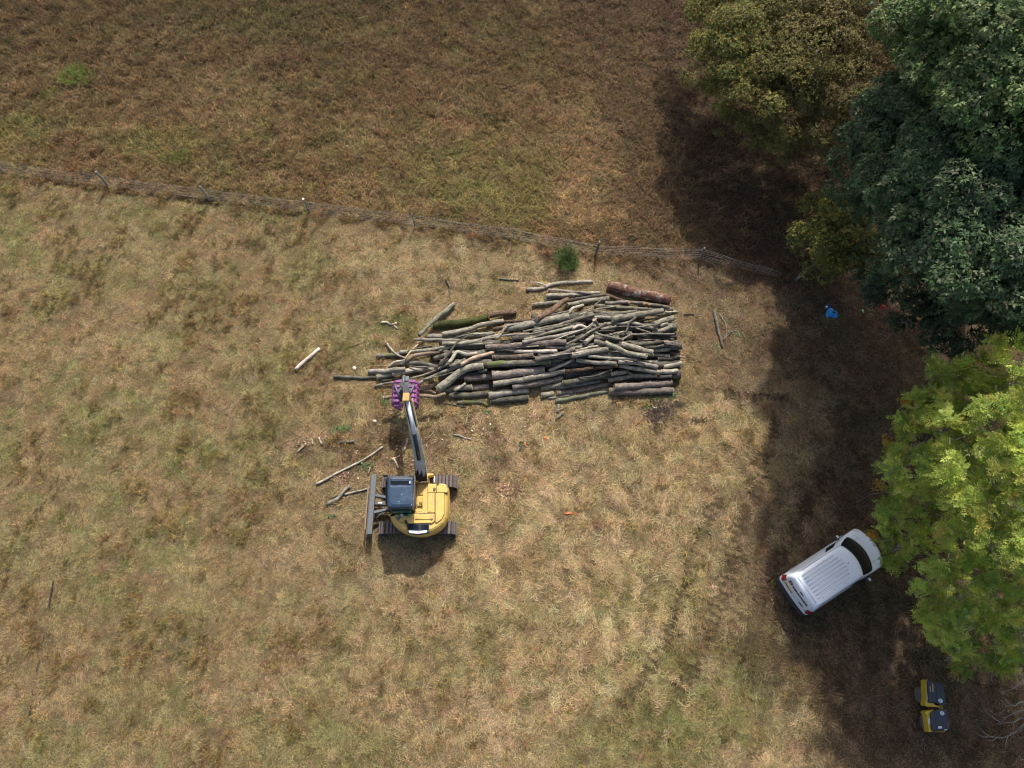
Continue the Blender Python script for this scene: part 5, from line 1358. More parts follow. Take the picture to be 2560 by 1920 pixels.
# crumpled blue bag with a hand hole, and the bits beside it
M['bluebag'] = simple('blue plastic', (.012, .30, .72), .35, var=.25, scale=9, spec=.6, bump=.6)
M['bluedark'] = simple('dark blue plastic', (.01, .06, .26), .4)
M['black'] = simple('black rubber', (.018, .018, .02), .6, dirt=(.08, .07, .05), dirt_amt=.3)
bc = P(2081, 780, .1)
bag = empty('blue_bag', (bc.x, bc.y, gz(bc.x, bc.y)), 'crumpled bright blue bag on the shaded ground between pile and oak', 'bag')
def bag_mesh(outl, h, mat, name):
    pts = [P(x, y, .15) - Vector((bc.x, bc.y, .15)) for x, y in outl]
    bm = bmesh.new(); n = len(pts); rings = []
    for s, z in ((1, 0), (1.02, h * .35), (.82, h * .75), (.5, h), (.2, h * 1.05)):
        rings.append([bm.verts.new((p.x * s + random.uniform(-.015, .015), p.y * s + random.uniform(-.015, .015), z + random.uniform(-.04, .04) * (z > 0))) for p in pts])
    for a, b in zip(rings, rings[1:]):
        for i in range(n): bm.faces.new((a[i], a[(i + 1) % n], b[(i + 1) % n], b[i]))
    bm.faces.new(rings[-1])
    me = bpy.data.meshes.new(name); bm.to_mesh(me); bm.free(); me.materials.append(mat); return me
put('bag_body', bag_mesh([(2073, 768), (2080, 771), (2088, 776), (2094, 784), (2095, 791), (2088, 794), (2078, 792), (2068, 792), (2065, 786), (2068, 777)], .16, M['bluebag'], 'bag_body'), bag)
q = P(2084.5, 782, .2) - Vector(bag.location)
put('hand_hole', tube([q + Vector((-.06, .05, .03)), q + Vector((.05, -.05, .035))], .05, M['black'], 8, name='hand_hole'), bag)
q = P(2070, 766, .15) - Vector(bag.location)
put('bag_handle', tube([q + Vector((.12 * math.cos(a), .10 * math.sin(a), 0)) for a in np.linspace(0, 5.5, 9)], .02, M['bluedark'], 6, name='bag_handle'), bag)
q = P(2065, 770, .1); M['glass'] = simple('clear pale plastic', (.45, .5, .6), .3)
tag(put('plastic_cup', tube([(0, 0, 0), (0.02, .04, .12)], [.05, .06], M['glass'], 10, name='plastic_cup'), None, (q.x, q.y, gz(q.x, q.y) + .03)), 'pale grey plastic cup right against the blue bag', 'cup')
M['lime'] = simple('lime green plastic', (.3, .75, .2), .4)
q = P(2157, 778, .06)
tag(put('green_bottle', tube([(0, -.1, 0), (.0, .03, 0), (-.01, .07, 0), (-.012, .11, 0)], [.045, .045, .02, .02], M['lime'], 10, name='green_bottle'), None, (q.x, q.y, gz(q.x, q.y) + .05)), 'small lime green bottle on dark litter right of the blue bag', 'bottle')
M['red'] = simple('red cloth', (.45, .03, .02), .8)
flat_piece('red_cloth', 'scrap of red cloth half under the low oak leaves', 'cloth', [(2200, 764), (2208, 762), (2214, 768), (2208, 773), (2204, 774)], .3, M['red'], .05, .08)
chips('tiny pale litter specks near the blue bag', [(2067, 799, .03, .02, 3), (2137, 787, .02, .02, 2)], 'litter_specks', [(.6, .5, .4)], [1], (.03, .05, .02, .04))

# dry soil cracks
M['soil'] = simple('dark cracked soil', (.028, .02, .014), .95)
CR = [([(134, 1452), (132, 1470), (129, 1488), (124, 1520)], 3.6), ([(111, 1588), (108, 1596)], 3.2), ([(98, 1652), (93, 1668), (91, 1680)], 2.6), ([(80, 1722), (82, 1738)], 2.4), ([(75, 1765), (72, 1785), (66, 1796)], 3.8),
      ([(28, 437), (50, 441), (75, 446), (94, 456)], 3.2), ([(203, 462), (222, 466)], 3.4), ([(365, 483), (385, 488), (420, 489)], 3.2), ([(440, 491), (478, 495), (500, 501)], 3.6), ([(510, 502), (538, 497)], 4.5), ([(1000, 570), (1022, 578)], 3)]
for pts, w in CR:
    pp = catmull([Vector((a, b, 0)) for a, b in pts], 5); V, Fc = [], []
    for i, p in enumerate(pp):
        t = pp[min(i + 1, len(pp) - 1)] - pp[max(0, i - 1)]; t = Vector((-t.y, t.x, 0)).normalized() * w * .5 * random.uniform(.5, 1.2) * (1 if 0 < i < len(pp) - 1 else .3)
        for s in (1, -1):
            q = P(p.x + t.x * s, p.y + t.y * s); V.append((q.x, q.y, gz(q.x, q.y) + .085))
    for i in range(len(pp) - 1): Fc.append((2 * i, 2 * i + 1, 2 * i + 3, 2 * i + 2))
    tag(put('soil_crack', mesh_np('soil_crack', V, Fc, [M['soil']])), kind='structure')

# ------------------------------------------------------------------ excavator
M['yellow'] = simple('worn yellow paint', (.66, .44, .115), .42, var=.09, scale=4, dirt=(.36, .26, .13), dirt_amt=.75, coat=.1)
M['yellowdark'] = simple('dusty ochre paint', (.50, .33, .09), .6, var=.12, scale=5, dirt=(.30, .21, .10), dirt_amt=.7)
M['cabroof'] = simple('dusty dark blue grey cab roof', (.022, .050, .095), .32, var=.3, scale=3, dirt=(.13, .20, .29), dirt_amt=.5, coat=.3)
M['cabtrim'] = simple('black blue trim', (.015, .022, .032), .35)
M['glassdark'] = simple('dark tinted glass', (.006, .012, .013), .2, spec=.2)
M['greenglass'] = simple('greenish rear window', (.04, .10, .06), .12, spec=.8)
M['steel'] = simple('muddy blue grey steel', (.12, .135, .15), .55, metal=.3, var=.25, scale=8, dirt=(.17, .13, .09), dirt_amt=.7)
M['mudsteel'] = simple('mud caked steel', (.15, .11, .085), .8, var=.3, scale=10, dirt=(.07, .055, .045), dirt_amt=.7, bump=.5)
M['track'] = simple('worn track steel', (.12, .10, .095), .65, metal=.35, var=.3, scale=9, dirt=(.19, .15, .12), dirt_amt=.7, bump=.3)
M['chrome'] = simple('bright cylinder rod', (.78, .80, .82), .45, metal=.1, var=.03)
M['hose'] = simple('black hydraulic hose', (.012, .014, .016), .45)
M['boom'] = simple('grey worn boom paint', (.44, .46, .44), .6, var=.2, scale=6, dirt=(.48, .36, .15), dirt_amt=.7)
M['wearstrip'] = simple('dusty wear strip', (.25, .18, .12), .8, var=.3, scale=12)
M['magenta'] = simple('bright magenta grab paint', (.30, .085, .28), .6, var=.4, scale=12, dirt=(.14, .10, .14), dirt_amt=.8)
M['whitepl'] = simple('white name plate', (.68, .70, .72), .4, var=.05)
M['gridgrey'] = simple('dark grey grab steel', (.07, .08, .085), .5, var=.3, scale=10)
M['greencap'] = simple('green beacon cap', (.02, .42, .16), .35)
EO = P(1048, 1260); EO.z = gz(EO.x, EO.y)
exc = empty('excavator', EO, 'yellow tracked excavator reaching a magenta log grab to the left end of the pile', 'excavator')
def E(x, y, h): return P(x, y, h) - EO + Vector((0, 0, EO.z)) * 1.0
def ep(px, h): return [tuple(E(x, y, h))[:2] for x, y in px]
def part(name, me, par=None, label=None, loc=None):
    o = put(name, me, par or exc, loc)
    if label: o['label'] = label
    return o
# tracks
def track(y0, y1):
    xa, xb = -5.88 - EO.x, -2.52 - EO.x
    r, top = .36, .80
    z = r + .02
    yc = (y0 + y1) / 2 - EO.y
    core = []
    pr = []
    for k in range(13):
        a = math.pi / 2 + math.pi * k / 12; pr.append((xa + r + (r - .06) * math.cos(a), z + (r - .06) * math.sin(a)))
    for k in range(13):
        a = -math.pi / 2 + math.pi * k / 12; pr.append((xb - r + (r - .06) * math.cos(a), z + (r - .06) * math.sin(a)))
    bm = bmesh.new()
    A = [bm.verts.new((x, yc - .17, q)) for x, q in pr]; B = [bm.verts.new((x, yc + .17, q)) for x, q in pr]
    bm.faces.new(A); bm.faces.new(B[::-1])
    for i in range(len(A)): bm.faces.new((A[i], B[i], B[(i + 1) % len(A)], A[(i + 1) % len(A)]))
    me = bpy.data.meshes.new('track'); bm.to_mesh(me); bm.free(); me.materials.append(M['mudsteel'])
    tr = part('track', me)
    # shoes round the belt, one mesh shared by all
    w = .56
    V = [(-.072, -w / 2, 0), (.072, -w / 2, 0), (.072, w / 2, 0), (-.072, w / 2, 0), (-.066, -w / 2, .028), (-.052, -w / 2, .062), (-.03, -w / 2, .028), (.066, -w / 2, .028),
         (-.066, w / 2, .028), (-.052, w / 2, .062), (-.03, w / 2, .028), (.066, w / 2, .028)]
    Fc = [(3, 2, 1, 0), (0, 1, 7, 6), (0, 6, 5, 4), (2, 3, 8, 11), (8, 9, 10, 11), (4, 5, 9, 8), (5, 6, 10, 9), (6, 7, 11, 10), (1, 2, 11, 7), (3, 0, 4, 8)]
    shoe = mesh_np('track_shoe', V, Fc, [M['track']])
    L1 = (xb - r) - (xa + r); per = 2 * L1 + 2 * math.pi * r; N = int(per / .158)
    for i in range(N):
        s = per * i / N
        if s < L1: x, zz, a = xa + r + s, z + r, 0
        elif s < L1 + math.pi * r:
            q = (s - L1) / r; x, zz, a = xb - r + r * math.sin(q), z + r * math.cos(q), q
        elif s < 2 * L1 + math.pi * r: x, zz, a = xb - r - (s - L1 - math.pi * r), z - r, math.pi
        else:
            q = (s - 2 * L1 - math.pi * r) / r; x, zz, a = xa + r - r * math.sin(q), z - r * math.cos(q), math.pi + q
        o = put('track_shoe', shoe, tr, (x, yc, zz)); o.rotation_euler = (random.uniform(-.015, .015), a + random.uniform(-.02, .02), 0)
    for x, rr, nm in ((xa + r, .26, 'idler'), (xb - r, .27, 'sprocket')):
        put(nm, tube([(x, yc - .2, z), (x, yc + .2, z)], rr, M['mudsteel'], 16, name=nm, smooth=False), tr)
    return tr
track(6.14, 6.70); track(8.24, 8.80)
xm = -4.2 - EO.x
part('undercarriage_frame', merge([box((xm, 7.47 - EO.y, .55), (1.5, 1.3, .36), M['mudsteel'], .05), box((xm, 6.8 - EO.y, .5), (1.9, .35, .26), M['mudsteel'], .04), box((xm, 8.14 - EO.y, .5), (1.9, .35, .26), M['mudsteel'], .04)]))
part('slew_ring', tube([(xm, 7.45 - EO.y, .7), (xm, 7.45 - EO.y, .98)], .58, M['mudsteel'], 24, name='slew_ring', smooth=False))
# dozer blade on the left
by0, by1 = 6.08 - EO.y, 8.78 - EO.y
prof = [(-6.60, .03), (-6.63, .06), (-6.52, .22), (-6.47, .42), (-6.46, .60), (-6.42, .76), (-6.30, .80), (-6.19, .80), (-6.19, .72), (-6.30, .64), (-6.36, .42), (-6.40, .2), (-6.52, .03)]
prof = [(x + .06 * (1 - q), q) for x, q in prof]
bm = bmesh.new(); A = [bm.verts.new((x - EO.x, by0, q)) for x, q in prof]; B = [bm.verts.new((x - EO.x, by1, q)) for x, q in prof]
for i in range(len(A)): bm.faces.new((A[i], A[(i + 1) % len(A)], B[(i + 1) % len(A)], B[i]))
bm.faces.new(A[::-1]); bm.faces.new(B)
bmesh.ops.recalc_face_normals(bm, faces=bm.faces)
me = bpy.data.meshes.new('dozer_blade'); bm.to_mesh(me); bm.free(); me.materials.append(M['mudsteel'])
blade = part('dozer_blade', me)
put('top_rail', box((-6.24 - EO.x, (by0 + by1) / 2, .835), (.22, by1 - by0 - .02, .07), M['steel'], .015), blade)
put('wear_strip', box((-6.50 - EO.x, (by0 + by1) / 2 - .1, .64), (.06, by1 - by0 - .7, .03), M['wearstrip'], .01), blade)
for y0, y1 in ((1238, 1248), (1281, 1268)):
    a, b = E(941, y0, .62), E(985, y1, .5)
    part('blade_arm', merge([tube([a + Vector((-.1, 0, 0)), a.lerp(b, .45), b], [.10, .085, .075], M['steel'], 6, name='blade_arm', smooth=False),
                             tube([a + Vector((.02, .26 if y0 < 1260 else -.26, .04)), a.lerp(b, .55)], [.03, .02], M['steel'], 5)]))
a, b = E(938, 1258, .62), E(975, 1260, .6)
part('blade_bracket', merge([tube([a, b], [.16, .10], M['mudsteel'], 6, smooth=False), tube([E(945, 1258, .72), E(956, 1258, .72)], .06, M['whitepl'], 8)]))
part('blade_hose', tube(catmull([E(943, 1305, .8), E(950, 1288, 1.0), E(975, 1283, .9)], 6), .018, M['hose'], 6, name='blade_hose'))

# upper structure. heights: deck 1.0, body 1.95
def seam_gap(px, g=.008): return px
HB = 1.02
OUT = [(1070, 1208), (1106, 1207), (1113, 1209), (1118, 1214), (1121, 1222), (1122, 1250), (1121.5, 1280), (1119, 1296), (1112, 1311), (1100, 1323), (1084, 1332), (1064, 1338), (1044, 1339), (1026, 1336), (1008, 1330), (993, 1320), (982, 1308), (976, 1296), (973, 1285), (1040, 1285), (1066, 1284)]
W1 = ep(OUT, 1.72)
cx, cy = E(1050, 1270, 1.72)[:2]
# lower skirt and rounded counterweight built as lofted rings
def ring_loft(outl, levels, mat, name, cap=True):
    bm = bmesh.new(); rings = []; n = len(outl)
    for s, z in levels:
        ring = []
        for i, (x, y) in enumerate(outl):
            p = Vector((x, y)); a = Vector(outl[i - 1]); b = Vector(outl[(i + 1) % n])
            t = (b - a).normalized(); nn = Vector((t.y, -t.x))
            if (nn.dot(p - Vector((cx, cy)))) < 0: nn = -nn
            q = p + nn * s
            ring.append(bm.verts.new((q.x, q.y, z)))
        rings.append(ring)
    for a, b in zip(rings, rings[1:]):
        for i in range(n): bm.faces.new((a[i], a[(i + 1) % n], b[(i + 1) % n], b[i]))
    bm.faces.new(rings[0][::-1])
    if cap: bm.faces.new(rings[-1])
    bmesh.ops.recalc_face_normals(bm, faces=bm.faces)
    me = bpy.data.meshes.new(name); bm.to_mesh(me); bm.free(); me.materials.append(mat)
    return me
def dense(px, m=3):
    out = []
    n = len(px)
    for i in range(n):
        a, b = px[i], px[(i + 1) % n]
        for k in range(m): out.append((a[0] + (b[0] - a[0]) * k / m, a[1] + (b[1] - a[1]) * k / m))
    return out
body = part('body', ring_loft(dense(ep(OUT, 1.5)), [(-.10, HB - .02), (-.03, HB + .03), (0, HB + .2), (0, 1.42), (-.03, 1.55), (-.085, 1.66), (-.16, 1.72)], M['yellow'], 'body'))
part('lower_skirt', ring_loft(dense(ep(OUT, 1.3)), [(-.04, .92), (.012, .94), (.018, 1.06), (-.01, 1.08)], M['yellowdark'], 'lower_skirt', False))
def lid(name, px, z0, z1, mat='yellow', bev=.022, par=None, label=None):
    return part(name, prism(ep(px, z1), z0, z1, M[mat], bev, name=name), par, label)
part('seam_gasket', prism(ep([(1069, 1209), (1107, 1208), (1118.5, 1216), (1119, 1232), (1111, 1233), (1111, 1286), (1104.5, 1298), (1094, 1306.5), (1087, 1307), (1087, 1303), (1080, 1308), (1014, 1309.5), (1000, 1304.5), (990, 1296), (986, 1285), (1069, 1282.5)], 1.735), 1.70, 1.738, M['cabtrim'], 0))
lid('tank_cover', [(1069.5, 1209.5), (1091, 1209), (1091, 1213), (1090.5, 1231), (1069.5, 1231)], 1.6, 1.80)
lid('tool_box_lid', [(1092, 1213.5), (1096.5, 1213.5), (1097, 1208.5), (1107, 1208.5), (1113, 1211), (1117, 1216), (1119, 1222), (1118.5, 1230.5), (1092, 1231)], 1.6, 1.79)
lid('side_panel', [(1069.5, 1232.5), (1086.5, 1232.5), (1086.5, 1281), (1069.5, 1281)], 1.6, 1.78)
lid('side_door', [(1088.3, 1232.5), (1110, 1232.5), (1110, 1284), (1104, 1297), (1094, 1305), (1088.3, 1307)], 1.6, 1.79)
lid('engine_hood', [(987, 1286), (1086.3, 1283.5), (1086.3, 1302), (1080, 1307), (1014, 1308.5), (1000, 1303), (991, 1295)], 1.6, 1.82)
lid('counterweight_panel', [(1002.5, 1306), (1014.5, 1310), (1016, 1325), (1002.5, 1321)], 1.6, 1.74)
part('counterweight_rib', tube([E(1038, 1297, 1.83), E(1083, 1296, 1.83)], .03, M['yellow'], 8, name='counterweight_rib'))
part('swing_deck', prism(ep([(1039, 1206), (1067.5, 1206), (1068.5, 1284), (1038, 1284)], 1.42), 1.0, 1.42, M['yellow'], .02))
part('deck_plate', prism(ep([(1043, 1208), (1064, 1208), (1061, 1237), (1046, 1237)], 1.47), 1.41, 1.47, M['yellowdark'], .02))
part('deck_plate', prism(ep([(1043, 1240), (1064.5, 1240), (1064.5, 1265), (1042, 1265)], 1.50), 1.41, 1.50, M['yellow'], .02))
for px, py in ((1072, 1239), (1082, 1239), (1075, 1278), (1072, 1284), (1061, 1282)):
    part('bolt', tube([E(px, py, 1.77), E(px, py, 1.80)], .018, M['mudsteel'], 6, name='bolt'))
part('filler_cap', tube([E(1086, 1221.5, 1.79), E(1086, 1221.5, 1.88)], .055, M['mudsteel'], 12, name='filler_cap'))
part('exhaust_pipe', merge([tube([E(1014, 1305, 1.75), E(1014, 1302.5, 1.96)], .055, M['black'], 12), tube([E(1014, 1302.5, 1.9), E(1018, 1309, 2.0)], .045, M['black'], 10)], 'exhaust_pipe'))
part('hood_cap', tube([E(997, 1294, 1.8), E(997, 1294, 1.88)], .08, M['steel'], 14, name='hood_cap'))
part('hood_latch', tube([E(1079, 1298, 1.8), E(1079, 1298, 1.85)], .04, M['steel'], 10, name='hood_latch'))
# radiator grille and pale name plate at the tail
gr = part('rear_grille', prism(ep([(1016.5, 1309), (1073, 1309), (1072, 1331), (1046, 1335), (1020, 1332)], 1.78), 1.5, 1.78, M['cabroof'], .02))
for k in range(9):
    yy = 1311 + k * 1.6
    put('grille_slat', tube([E(1019, yy, 1.785), E(1071, yy, 1.785)], .012, M['cabtrim'], 4, name='grille_slat'), gr)
part('name_plate', prism(ep([(1021, 1325.5), (1044, 1327.5), (1067.5, 1325), (1067, 1331), (1045, 1334), (1023, 1332)], 1.83), 1.78, 1.82, M['whitepl'], .006), label='white name plate with a worn small emblem')
part('emblem', prism(ep([(1041, 1328.5), (1050, 1328.3), (1050, 1331), (1041, 1331)], 1.84), 1.82, 1.828, M['tan'], 0))
part('green_cap', tube([E(1022.5, 1287, 1.82), E(1022.5, 1287, 1.88), E(1022.5, 1287, 1.92)], [.055, .06, .03], M['greencap'], 12, name='green_cap'))
part('fluid_bottle', tube([E(1001, 1287, 1.86), E(1008, 1286.5, 1.86)], .045, M['whitepl'], 8, name='fluid_bottle'))
part('pump_block', box(E(1011, 1287, 1.83), (.32, .07, .09), M['cabtrim'], .02))
# cab
cabx = [(969, 1190), (1033, 1190), (1034.5, 1200), (1034, 1265), (1031, 1271), (972, 1272), (966.5, 1262), (966.5, 1198)]
zc = 2.72
cab = part('cab', prism(ep(cabx, zc - .35), HB - .05, zc - .28, M['cabtrim'], .04, 2, 0, 'cab'))
roof = put('cab_roof', prism(ep([(967.5, 1192), (970, 1189.5), (1032, 1189.5), (1034.5, 1192.5), (1034.5, 1266), (1031.5, 1270), (972, 1270.5), (967, 1266)], zc), zc - .28, zc, M['cabroof'], .09, 4, .05), cab)
put('roof_window', prism(ep([(976, 1202), (1027, 1202), (1027, 1211), (976, 1211)], zc), zc - .02, zc + .014, M['glassdark'], .006), cab)
put('roof_band', prism(ep([(977, 1193.5), (1026, 1193.5), (1026, 1197.5), (977, 1197.5)], zc), zc - .02, zc + .012, M['lightgrey' ] if False else M['steel'], .005), cab)
put('roof_panel', prism(ep([(974, 1215), (1028.5, 1215), (1028.5, 1256), (1024, 1262), (979, 1262), (974, 1256)], zc + .02), zc - .02, zc + .03, M['cabroof'], .02), cab)
put('rear_window', prism(ep([(975, 1274), (1028, 1273), (1027, 1280), (979, 1281)], 2.1), 1.5, 2.2, M['greenglass'], .02), cab)
put('side_pillar', tube([E(1036.5, 1192, 2.4), E(1037, 1279, 2.4)], .028, M['mudsteel'], 6, name='side_pillar'), cab)
put('roof_lamp', box(E(1024.5, 1206, zc + .05), (.06, .10, .05), M['whitepl'], .01), cab)
for px, py in ((997, 1254), (1003, 1235), (978, 1215), (1033, 1247), (1029, 1262)):
    put('rivet', tube([E(px, py, zc + .02), E(px, py, zc + .045)], .016, M['whitepl'], 6, name='rivet'), cab)
put('door_glass', prism(ep([(965.7, 1200), (967.2, 1200), (967.2, 1262), (965.7, 1262)], 2.1), 1.5, 2.35, M['glassdark'], 0), cab)
put('mirror', box(E(963, 1189, 2.2), (.20, .05, .24), M['cabtrim'], .02), cab)
put('grab_rail', tube(catmull([E(973, 1188, 1.4), E(972, 1186, 1.9), E(974, 1188, 2.4)], 5), .016, M['cabtrim'], 6, name='grab_rail'), cab)
# swing bracket, hoses, boom
part('boom_bracket', merge([prism(ep([(1040, 1189), (1048, 1186), (1047, 1208), (1040, 1208)], 1.5), 1.0, 1.75, M['yellow'], .02), prism(ep([(1067, 1186), (1086, 1187), (1085, 1190), (1071, 1193), (1071, 1208), (1066, 1208)], 1.4), 1.0, 1.62, M['yellow'], .02)], 'boom_bracket'))
part('front_cylinder', merge([tube([E(1079, 1189, 1.2), E(1079, 1206, 1.25)], .075, M['black'], 10), tube([E(1085.5, 1190, 1.25), E(1085.5, 1206, 1.3)], .035, M['chrome'], 10)], 'front_cylinder'))
A0 = E(1056, 1196, 1.55); A1 = E(1047, 1135, 2.75); A2 = E(1035, 1072, 3.75); A3 = E(1019, 1000, 4.35)
bp = catmull([A0, A1, A2, A3], 6)
def girder(pts, w, h, mat, name):
    bm = bmesh.new(); rings = []
    n = len(pts)
    for i, p in enumerate(pts):
        t = (pts[min(i + 1, n - 1)] - pts[max(i - 1, 0)]).normalized()
        s = t.cross(Vector((0, 0, 1))).normalized(); u = s.cross(t)
        ww = w[0] + (w[1] - w[0]) * i / (n - 1); hh = h(i / (n - 1))
        rings.append([bm.verts.new(p + s * a * ww / 2 + u * b * hh / 2) for a, b in ((-1, -1), (1, -1), (1, 1), (-1, 1))])
    for a, b in zip(rings, rings[1:]):
        for i in range(4): bm.faces.new((a[i], a[(i + 1) % 4], b[(i + 1) % 4], b[i]))
    bm.faces.new(rings[0]); bm.faces.new(rings[-1][::-1])
    bmesh.ops.recalc_face_normals(bm, faces=bm.faces)
    me = bpy.data.meshes.new(name); bm.to_mesh(me); bm.free(); me.materials.append(mat); return me
boom = part('boom', girder(bp, (.46, .30), lambda t: .34 + .16 * math.sin(math.pi * t), M['boom'], 'boom'))
sdir = Vector((1, .15, 0)).normalized()
def off(pts, s, u): return [p + sdir * s + Vector((0, 0, u)) for p in pts]
put('boom_edge', tube(off(bp, .20, .15), .022, M['yellowdark'], 5, name='boom_edge'), boom); put('boom_edge', tube(off(bp, -.20, .15), .022, M['yellowdark'], 5, name='boom_edge'), boom)
for s in (-.12, -.06, .12, .155): put('boom_hose', tube(off(bp[3:], s, .28), .017, M['hose'] if s < .15 else M['steel'], 5, name='boom_hose'), boom)
hb = []
for k in range(9):
    s = -.20 + .05 * k
    hb.append((catmull([A0 + sdir * s * 1.1 + Vector((0, -.15, .12)), A0 + sdir * s * 1.1 + Vector((-.02, .12, .50 + .03 * (k % 3))), bp[5] + sdir * s * .9 + Vector((0, .05, .34))], 5), .034))
part('hose_bundle', join_tubes(hb, M['hose'], 'hose_bundle', 7, 0))
ca, cb, cc_ = bp[4] + Vector((0, 0, .42)), bp[10] + Vector((.0, 0, .52)), bp[-2] + Vector((0, .05, .42))
cyl = part('arm_cylinder', tube([ca, ca.lerp(cb, .5), cb], [.085, .085, .085], M['cabtrim'], 14, name='arm_cylinder'))
put('cylinder_rod', tube([cb, cc_], .075, M['chrome'], 12, name='cylinder_rod'), cyl)
put('cylinder_gland', tube([cb + (cb - ca).normalized() * -.04, cb + (cb - ca).normalized() * .05], .10, M['gridgrey'], 14, name='cylinder_gland'), cyl)
GC = E(1014, 985, 1.55)
top = A3 + Vector((0, .05, .35))
armp = [top + Vector((0, -.22, .0)), top, A3.lerp(GC, .5) + Vector((0, .25, .2)), GC + Vector((0, .02, .95))]
arm = part('arm', girder(armp, (.24, .22), lambda t: .22 + .10 * math.sin(2 * t), M['gridgrey'], 'arm'))
put('arm_bracket', box(top + Vector((0, -.10, .10)), (.28, .36, .14), M['yellowdark'], .03), arm)
# grab: hanger, rotator, frame and magenta ribbed claws
grab = part('log_grab', merge([box(GC + Vector((0, 0, .62)), (.34, .34, .36), M['gridgrey'], .03), tube([GC + Vector((0, 0, .35)), GC + Vector((0, 0, .5))], .22, M['gridgrey'], 16), box(GC + Vector((0, .08, .25)), (.62, 1.05, .22), M['gridgrey'], .04),
                               tube([GC + Vector((-.1, .05, .42)), GC + Vector((-.05, .75, .45))], .07, M['steel'], 10), box(GC + Vector((0, .62, .30)), (.34, .26, .2), M['steel'], .04)], 'log_grab'))
for s in (-1, 1):
    pts_prev = None
    for j in range(5):
        yo = -.48 + .24 * j
        arc = catmull([GC + Vector((s * .20, yo, .30)), GC + Vector((s * .40, yo, .34)), GC + Vector((s * .56, yo, .05)), GC + Vector((s * .50, yo, -.45)), GC + Vector((s * .28, yo, -.78))], 4)
        put('claw', girder(arc, (.13, .10), lambda t: .17 - .08 * t, M['magenta'], 'claw') if False else tube(arc, [.10 - .003 * i for i in range(len(arc))], M['magenta'], 6, .05, name='claw', smooth=False), grab)
    put('claw_plate', tube([GC + Vector((s * .49, -.52, .22)), GC + Vector((s * .49, .50, .22))], .07, M['magenta'], 6, name='claw_plate', smooth=False), grab)
    put('grab_cylinder', tube([GC + Vector((s * .18, -.38, .45)), GC + Vector((s * .46, .3, .48))], .05, M['steel'], 8, name='grab_cylinder'), grab)
put('grab_guard', box(GC + Vector((-.27, -.62, .15)), (.42, .16, .24), M['magenta'], .05), grab)
# the pole held in the grab
me, Mx, caps = log_mesh([P(960, 995, .95), P(1010, 990, 1.0), P(1050, 991, 1.0), P(1084, 992, .9), P(1112, 985, .85)], [.09, .09, .085, .085, .08], M['tan'], n=10)
o = put('log', me); o.matrix_world = Mx; tag(o, 'peeled pale pole gripped in the magenta log grab', 'log')
for ct in caps: ct.materials[0] = M['cutwhite']; put('cut_end', ct, o)
# leaves lying on the deck
c0 = E(1053, 1261, 1.53) + EO
q = rosettes(np.array([[c0.x, c0.y, c0.z]]) + rng.normal(0, .05, (7, 3)) * [1, 1, .2], unit(rdir(7) * .3 + [0, 0, 1]), 4, (.05, .09), (.02, .035))
V = q.reshape(-1, 3)
tag(put('leaf_sprig', quads_np('leaf_sprig', V, np.arange(len(V)).reshape(-1, 4), M['chip'], np.tile([.04, .11, .02], (len(V), 1)))), 'small green leaves lying on the yellow deck of the excavator', kind='stuff')

# ------------------------------------------------------------------ van
M['van'] = simple('white van paint', (.80, .86, .93), .22, var=.02, scale=2, dirt=(.55, .52, .46), dirt_amt=.22, coat=.5)
M['vanseam'] = simple('grey roof seam', (.28, .30, .33), .6)
M['vandark'] = simple('dark grey bumper plastic', (.05, .055, .062), .55)
M['lamp'] = simple('red tail lamp', (.30, .015, .015), .15, spec=.7)
M['lampw'] = simple('clear lamp', (.75, .75, .75), .12, spec=.8)
M['plate'] = simple('yellow number plate', (.75, .52, .07), .5)
M['navy'] = simple('navy lettering', (.012, .014, .05), .5)
M['redlogo'] = simple('dark red emblem', (.20, .015, .015), .5)
M['rim'] = simple('wheel rim', (.3, .3, .31), .35, metal=.7)
VR, VF = P(1970, 1496, .45), P(2181, 1358, .55)
ax = Vector((VF.x - VR.x, VF.y - VR.y, 0)); VL = ax.length; ang = math.atan2(ax.y, ax.x)
vs = VL / 4.42
vg = gz((VR.x + VF.x) / 2, (VR.y + VF.y) / 2) + .03
van = empty('parked_van', (VR.x, VR.y, vg), 'small white panel van with ribbed roof, parked half under the bright ash', 'van', rz=ang)
def vring(x0, x1, b, r, bow):
    pts = []
    def arc(cx_, cy_, a0, a1, n):
        for k in range(n):
            a = a0 + (a1 - a0) * k / (n - 1); pts.append([cx_ + r * math.cos(a), cy_ + r * math.sin(a)])
    # front edge, from right to left
    for k in range(1, 12): pts.append([x1, -b + r + (2 * b - 2 * r) * k / 12])
    arc(x1 - r, b - r, 0, math.pi / 2, 6)
    for k in range(1, 20): pts.append([x1 - r - (x1 - x0 - 2 * r) * k / 20, b])
    r2 = r
    arc(x0 + r, b - r, math.pi / 2, math.pi, 6)
    for k in range(1, 12): pts.append([x0, b - r - (2 * b - 2 * r) * k / 12])
    arc(x0 + r, -b + r, math.pi, 1.5 * math.pi, 6)
    for k in range(1, 20): pts.append([x0 + r + (x1 - x0 - 2 * r) * k / 20, -b])
    arc(x1 - r, -b + r, -math.pi / 2, 0, 6)
    for p in pts:
        if p[0] > (x0 + x1) / 2: p[0] -= bow * (p[1] / b) ** 2 * min(1, (p[0] - (x0 + x1) / 2) / (x1 - x0) * 2.4)
        else: p[0] += .05 * (p[1] / b) ** 2 * min(1, ((x0 + x1) / 2 - p[0]) / (x1 - x0) * 2)
    return pts
